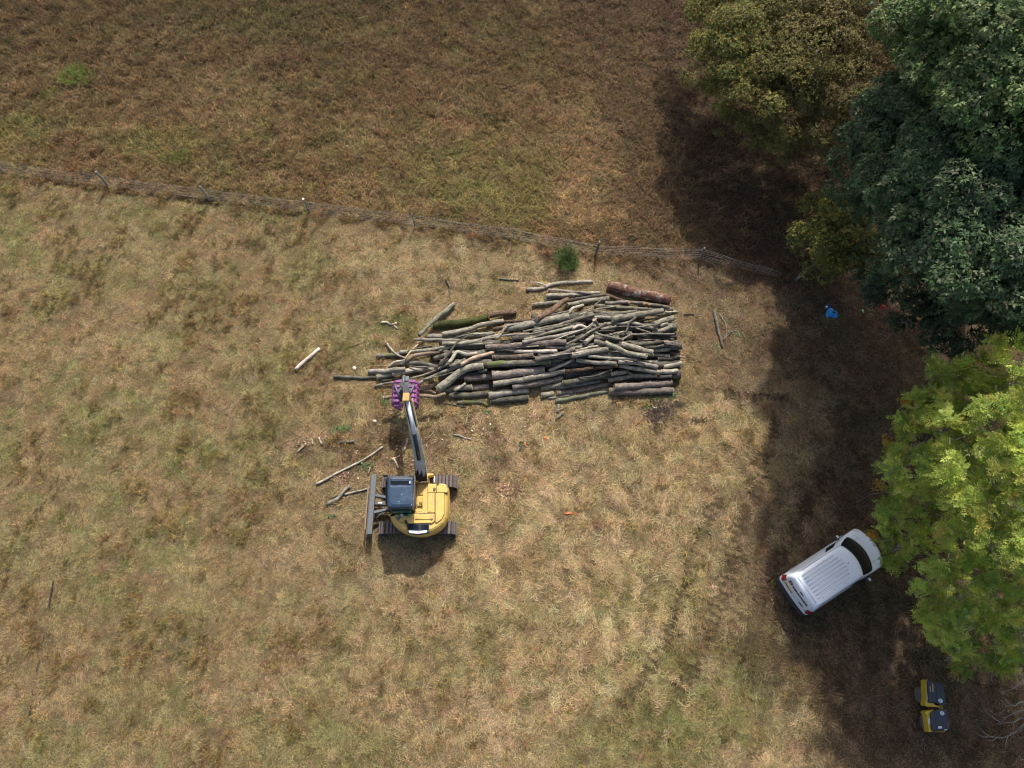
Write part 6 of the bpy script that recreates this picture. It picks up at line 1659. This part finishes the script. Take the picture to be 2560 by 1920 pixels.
VLEV = [(.22, .12, 4.22, .80, .12, .12), (.32, .02, 4.38, .87, .14, .20), (.48, .0, 4.42, .90, .16, .24), (.66, .03, 4.40, .915, .16, .26), (.82, .05, 4.34, .92, .18, .28), (.93, .06, 4.18, .915, .2, .30), (1.01, .07, 3.96, .905, .2, .30),
        (1.08, .075, 3.72, .89, .2, .30), (1.14, .08, 3.58, .88, .18, .28), (1.30, .10, 3.35, .85, .14, .26), (1.48, .13, 3.11, .81, .13, .24), (1.62, .17, 2.93, .775, .13, .22), (1.70, .21, 2.82, .74, .14, .22), (1.755, .27, 2.72, .69, .15, .2), (1.785, .36, 2.6, .6, .16, .18), (1.80, .6, 2.4, .4, .2, .1)]
def lerp_levels(L, m):
    out = []
    for a, b in zip(L, L[1:]):
        for k in range(m): out.append(tuple(a[i] + (b[i] - a[i]) * k / m for i in range(6)))
    return out + [L[-1]]
VL2 = lerp_levels(VLEV, 2)
rings = [[Vector((x * vs, y, l[0])) for x, y in vring(*l[1:])] for l in VL2]
nr_ = len(rings[0])
Vv = [p for r in rings for p in r]
Fv = []
for i in range(len(rings) - 1):
    for k in range(nr_):
        Fv.append((i * nr_ + k, i * nr_ + (k + 1) % nr_, (i + 1) * nr_ + (k + 1) % nr_, (i + 1) * nr_ + k))
Fv.append(tuple(range((len(rings) - 1) * nr_, len(rings) * nr_))); Fv.append(tuple(range(nr_))[::-1])
vbody = put('body', mesh_np('body', Vv, Fv, [M['van']], smooth=True), van)
def vpatch(name, mat, k0, k1, z0, z1, offs=.008, par=None, label=None, trim0=None):
    """a panel lying on the van's skin between ring indices and heights"""
    lv = [i for i, l in enumerate(VL2) if z0 - 1e-6 <= l[0] <= z1 + 1e-6]
    V, Fc = [], []
    ks = [k % nr_ for k in range(k0, k1 + 1)]
    def nrm(i, k):
        a = rings[min(i + 1, len(rings) - 1)][k] - rings[max(i - 1, 0)][k]; b = rings[i][(k + 1) % nr_] - rings[i][k - 1]
        n_ = b.cross(a).normalized(); return n_
    for i in lv:
        for k in ks: V.append(rings[i][k] + nrm(i, k) * offs)
    w = len(ks)
    for i in range(len(lv) - 1):
        for k in range(w - 1): Fc.append((i * w + k, i * w + k + 1, (i + 1) * w + k + 1, (i + 1) * w + k))
    base = len(V)
    # rim so that the panel has thickness
    loop = [k for k in range(w)] + [i * w + w - 1 for i in range(1, len(lv))] + [(len(lv) - 1) * w + k for k in range(w - 2, -1, -1)] + [i * w for i in range(len(lv) - 2, 0, -1)]
    idx = {}
    for v in loop:
        i, k = lv[v // w], ks[v % w]; idx[v] = len(V); V.append(rings[i][k] - nrm(i, k) * .004)
    for a, b in zip(loop, loop[1:] + loop[:1]): Fc.append((a, b, idx[b], idx[a]))
    o = put(name, mesh_np(name, V, Fc, [M[mat]], smooth=True), par or van)
    if label: o['label'] = label
    return o
# ring indices: front 0..10, front-left corner 11..16, left side 17..35, rear-left corner 36..41, rear 42..52, rear-right corner 53..58, right side 59..77, front-right corner 78..83
vpatch('windscreen', 'glassdark', -3, 13, 1.11, 1.66)
vpatch('door_window', 'glassdark', 18, 22, 1.14, 1.55); vpatch('door_window', 'glassdark', 72, 76, 1.14, 1.55)
vpatch('rear_bumper', 'vandark', 37, 57, .22, .66, .03)
vpatch('front_bumper', 'vandark', -6, 16, .22, .57, .012)
vpatch('sill_trim', 'vandark', 19, 35, .22, .40, .012); vpatch('sill_trim', 'vandark', 59, 75, .22, .40, .012)
vpatch('tail_lamp', 'lamp', 37, 41, .82, 1.22, .012); vpatch('tail_lamp', 'lamp', 53, 57, .82, 1.22, .012)
vpatch('headlamp', 'lampw', 11, 15, .66, .93, .01); vpatch('headlamp', 'lampw', 79, 83, .66, .93, .01)
vpatch('side_rail', 'vanseam', 22, 34, .57, .66, .012); vpatch('side_rail', 'vanseam', 60, 72, .57, .66, .012)
# roof ribs and seams
def on_roof(x, y):
    best = 0
    for l in VL2:
        if l[1] * vs <= x <= (l[2] - l[5] * (y / max(l[3], .01)) ** 2) * vs and abs(y) <= l[3]: best = l[0]
    return best
for k in range(8):
    y = -.52 + k * (1.04 / 7)
    x0, x1 = .52, 2.42 - .28 * (y / .6) ** 2
    pts = [Vector((x0 + (x1 - x0) * t, y, on_roof(x0 + (x1 - x0) * t, y) + .004)) for t in np.linspace(0, 1, 8)]
    z = max(p.z for p in pts); 
    for p in pts: p.z = max(p.z, 1.775 if abs(y) < .5 else 1.765)
    put('roof_rib', tube(pts, [.012] + [.019] * 6 + [.012], M['van'], 8, name='roof_rib'), van)
    put('roof_groove', tube([p + Vector((0, .030, -.004)) for p in pts], .013, M['vanseam'], 5, name='roof_groove'), van)
put('roof_seam', tube([Vector((.36, y, on_roof(.37, y) + .012)) for y in np.linspace(-.60, .60, 9)], .009, M['vanseam'], 5, name='roof_seam'), van)
for s in (-1, 1):
    put('drip_rail', tube([Vector((x, s * (.735 if x > .4 else .70), 1.715)) for x in np.linspace(.35, 2.75, 10)], .012, M['vanseam'], 5, name='drip_rail'), van)
    put('hood_seam', tube([Vector((3.62 + .12, s * .55, 1.115)), Vector((4.0, s * .56, 1.015)), Vector((4.18, s * .50, .955))], .007, M['vanseam'], 5, name='hood_seam'), van)
    put('tailgate_seam', tube([Vector((.30, s * .60, 1.745)), Vector((.13, s * .72, 1.45)), Vector((.10, s * .78, 1.2)), Vector((.075, s * .62, .8))], .007, M['vanseam'], 5, name='tailgate_seam'), van)
    mr = put('wing_mirror', merge([box((3.12, s * 1.02, 1.16), (.16, .20, .15), M['vandark'], .04), tube([(3.15, s * .86, 1.12), (3.13, s * .97, 1.14)], .03, M['vandark'], 6)], 'wing_mirror'), van)
    put('mirror_cap', box((3.15, s * 1.03, 1.21), (.10, .13, .08), M['whitepl'], .03), mr)
    for x in (.95, 3.65):
        w_ = put('wheel', tube([(x, s * .70, .30), (x, s * .72, .30), (x, s * .89, .30), (x, s * .91, .30)], [.28, .32, .32, .29], M['black'], 22, name='wheel', smooth=False), van)
        put('wheel_rim', tube([(x, s * .905, .30), (x, s * .925, .30)], [.19, .17], M['rim'], 16, name='wheel_rim', smooth=False), w_)
put('wiper', tube([Vector((3.52, .55, 1.19)), Vector((3.50, .0, 1.22)), Vector((3.42, -.35, 1.26))], .012, M['black'], 5, name='wiper'), van)
put('roof_aerial', tube([Vector((2.55, 0, 1.79)), Vector((2.52, 0, 1.84))], .02, M['black'], 6, name='roof_aerial'), van)
for p_ in ((.9, .56), (1.7, .57), (1.3, .45), (.75, -.57), (1.9, -.56), (1.35, -.55)):
    put('rack_point', tube([Vector((p_[0], p_[1], 1.77)), Vector((p_[0], p_[1], 1.80))], .016, M['vandark'], 6, name='rack_point'), van)
# lettering on the tail door
def tail_x(z):
    for a, b in zip(VLEV, VLEV[1:]):
        if a[0] <= z <= b[0]: return (a[1] + (b[1] - a[1]) * (z - a[0]) / (b[0] - a[0])) * vs
    return .1
def tail_plane(y, z, extra=.012):
    return Vector((tail_x(z) - extra + .05 * (y / .88) ** 2, y, z))
def lettering(txt, y_left, z, size, mat, name, width=None):
    cu = bpy.data.curves.new(name, 'FONT'); cu.body = txt; cu.size = size; cu.extrude = .002; cu.space_character = 1.12; cu.offset = .008
    tmp = bpy.data.objects.new(name, cu); COL.objects.link(tmp)
    bpy.context.view_layer.update()
    me = bpy.data.meshes.new_from_object(tmp.evaluated_get(bpy.context.evaluated_depsgraph_get()))
    bpy.data.objects.remove(tmp)
    w = max(v.co.x for v in me.vertices); k = (width / w) if width else 1
    for v in me.vertices:
        x, y, zz = v.co
        q = tail_plane(y_left - x * k, z + y, .016 + zz)
        v.co = q
    me.materials.clear(); me.materials.append(M[mat])
    o = put(name, me, van); return o
o = lettering('KENWARD', .37, 1.32, .15, 'navy', 'lettering', .92); o['label'] = 'navy company name lettering'
def tail_quad(name, y0, y1, z0, z1, mat, ex=.018, th=.012):
    V = [tail_plane(y0, z0, ex), tail_plane(y1, z0, ex), tail_plane(y1, z1, ex), tail_plane(y0, z1, ex)]
    V += [v + Vector((th, 0, 0)) for v in V]
    return put(name, mesh_np(name, V, [(0, 1, 2, 3), (7, 6, 5, 4), (0, 4, 5, 1), (1, 5, 6, 2), (2, 6, 7, 3), (3, 7, 4, 0)], [M[mat]]), van)
lg = tail_quad('emblem', .62, .43, 1.29, 1.47, 'redlogo'); lg['label'] = 'square dark red company emblem with a white mark'
put('emblem_mark', mesh_np('emblem_mark', [tail_plane(.585, 1.33, .022), tail_plane(.545, 1.33, .022), tail_plane(.47, 1.43, .022), tail_plane(.51, 1.43, .022), tail_plane(.49, 1.33, .022), tail_plane(.46, 1.33, .022), tail_plane(.54, 1.40, .022), tail_plane(.565, 1.42, .022)],
                           [(0, 1, 2, 3), (4, 5, 6, 7)], [M['whitepl']]), van)
pl = tail_quad('number_plate', .66, .14, .93, 1.04, 'plate'); pl['label'] = 'yellow rear number plate'
for k in range(7):
    y = .61 - k * .065 - (.03 if k > 3 else 0)
    tail_quad('plate_mark', y, y - .035, .95, 1.02, 'navy', .021, .004)
tail_quad('third_brake_lamp', .06, -.12, 1.55, 1.60, 'navy')
tail_quad('door_handle', -.28, -.52, .98, 1.04, 'navy')
tail_quad('door_badge', -.14, -.20, 1.00, 1.04, 'vanseam')
tail_quad('small_badge', .02, -.06, .97, 1.0, 'vanseam')

# ------------------------------------------------------------------ trench roller
M['hoodblue'] = simple('dark navy hood paint', (.018, .027, .040), .35, var=.12, scale=4, dirt=(.07, .08, .09), dirt_amt=.5, coat=.2)
M['rollyellow'] = simple('bright machine yellow', (.58, .41, .04), .42, var=.08, dirt=(.4, .3, .1), dirt_amt=.4)
M['drum'] = simple('soil covered drum steel', (.16, .13, .12), .7, metal=.2, var=.35, scale=9, dirt=(.24, .21, .2), dirt_amt=.7, bump=.5)
M['rolwhite'] = simple('white sticker', (.6, .62, .62), .5)
RO = P(2335, 1768); RO.z = gz(RO.x, RO.y)
rol = empty('trench_roller', RO, 'small black and yellow articulated trench roller in deep shade at the bottom right', 'roller')
def R(x, y, h): return P(x, y, h) - RO + Vector((0, 0, RO.z))
def rp(px, h): return [tuple(R(x, y, h))[:2] for x, y in px]
def rpart(name, me, par=None, label=None):
    o = put(name, me, par or rol)
    if label: o['label'] = label
    return o
ht = 1.0
h1 = rpart('hood', prism(rp([(2319, 1700), (2330, 1701), (2338, 1705), (2354, 1707), (2361, 1712), (2364, 1735), (2367, 1764), (2354, 1764), (2335, 1757), (2322, 1757)], ht), .5, ht, M['hoodblue'], .05, 3, .02), label='front hood')
h2 = rpart('hood', prism(rp([(2326, 1783), (2337, 1774), (2358, 1770), (2371, 1774), (2372, 1800), (2371, 1823), (2364, 1827), (2330, 1827)], ht), .5, ht, M['hoodblue'], .05, 3, .02), label='rear hood')
rpart('side_frame', prism(rp([(2313, 1700), (2318.5, 1699), (2320, 1730), (2321, 1757), (2333, 1757), (2337, 1762), (2350, 1766), (2349, 1769), (2330, 1767), (2314, 1765), (2312, 1760), (2315, 1745), (2313, 1722)], .88), .55, .90, M['rollyellow'], .01), label='front yellow frame')
rpart('side_frame', prism(rp([(2312, 1781), (2316, 1777), (2335, 1774), (2336, 1777), (2326, 1781), (2326, 1800), (2330, 1829), (2322, 1830), (2320, 1812), (2317, 1790)], .88), .55, .90, M['rollyellow'], .01), label='rear yellow frame')
rpart('frame_sticker', prism(rp([(2319.5, 1796), (2326, 1795), (2328, 1810), (2321.5, 1811)], .905), .90, .908, M['rolwhite'], 0))
rpart('frame_sticker', prism(rp([(2317.6, 1732), (2319.4, 1732), (2320, 1750), (2318, 1750)], .905), .90, .908, M['rolwhite'], 0))
rpart('rear_rail', tube([R(2331, 1829.5, .72), R(2363, 1829.5, .72)], .012, M['rollyellow'], 6, name='rear_rail'))
rpart('joint', merge([tube([R(2318, 1765, .6), R(2328, 1770, .62), R(2326, 1778, .6)], .05, M['rollyellow'], 8), box(R(2334, 1768, .5), (.32, .3, .25), M['mudsteel'], .04), box(R(2328, 1770, .62), (.2, .10, .1), M['redlogo'], .02)], 'joint'))
rpart('lifting_eye', tube([R(2352, 1768, .92) + Vector((.06 * math.cos(a), .06 * math.sin(a), 0)) for a in np.linspace(0, 6.28, 13)], .016, M['rollyellow'], 6, name='lifting_eye'))
for (x, y, hd) in ((2351.5, 1752, h1), (2355.5, 1783, h2)):
    d_ = rpart('badge', tube([R(x, y, ht + .004), R(x, y, ht + .04)], .078, M['rolwhite'], 20, name='badge', smooth=False), label='round white badge')
    put('badge_mark', tube([R(x, y, ht + .045) + Vector((.03 * math.cos(a), .03 * math.sin(a), 0)) for a in np.linspace(.4, 5.2, 9)], .006, M['vanseam'], 4, name='badge_mark'), d_)
rpart('sticker', prism(rp([(2346, 1816), (2355, 1815.5), (2355, 1821), (2346, 1821.5)], ht + .01), ht, ht + .008, M['rolwhite'], 0), label='small white sticker')
rpart('sticker', prism(rp([(2360.5, 1824), (2368, 1822.6), (2368, 1824.6), (2360.5, 1825.8)], ht - .0), ht - .02, ht + .007, M['rolwhite'], 0), label='narrow white sticker')
rpart('hood_strip', tube([R(2332, 1709, ht + .006), R(2332.8, 1730, ht + .006)], .018, M['plate'], 6, name='hood_strip')); rpart('hood_strip', tube([R(2325, 1715, ht + .004), R(2326.6, 1730, ht + .004)], .011, M['rolwhite'], 6, name='hood_strip'))
rpart('hood_ridge', tube([R(2341, 1708, ht), R(2343, 1760, ht)], .016, M['hoodblue'], 6, name='hood_ridge')); rpart('hood_ridge', tube([R(2337, 1776, ht), R(2342, 1825, ht)], .016, M['hoodblue'], 6, name='hood_ridge'))
yf, yr = R(2310, 1738, .3).y, R(2310, 1806, .3).y
x0, x1 = R(2296, 1738, .35).x, R(2349, 1738, .35).x
for yy in (yf, yr):
    dr = rpart('drum', tube([(x0, yy, .30), (x1, yy, .30)], .27, M['drum'], 24, .03, name='drum', smooth=False))
    pad = box((0, 0, 0), (.10, .075, .05), M['drum'], .012)
    for r_ in range(5):
        for k in range(9):
            a = 2 * math.pi * (k + .5 * (r_ % 2)) / 9
            o = put('drum_pad', pad, dr, (x0 + .07 + r_ * (x1 - x0 - .14) / 4, yy + .285 * math.sin(a), .30 + .285 * math.cos(a))); o.rotation_euler = (-a, 0, 0)
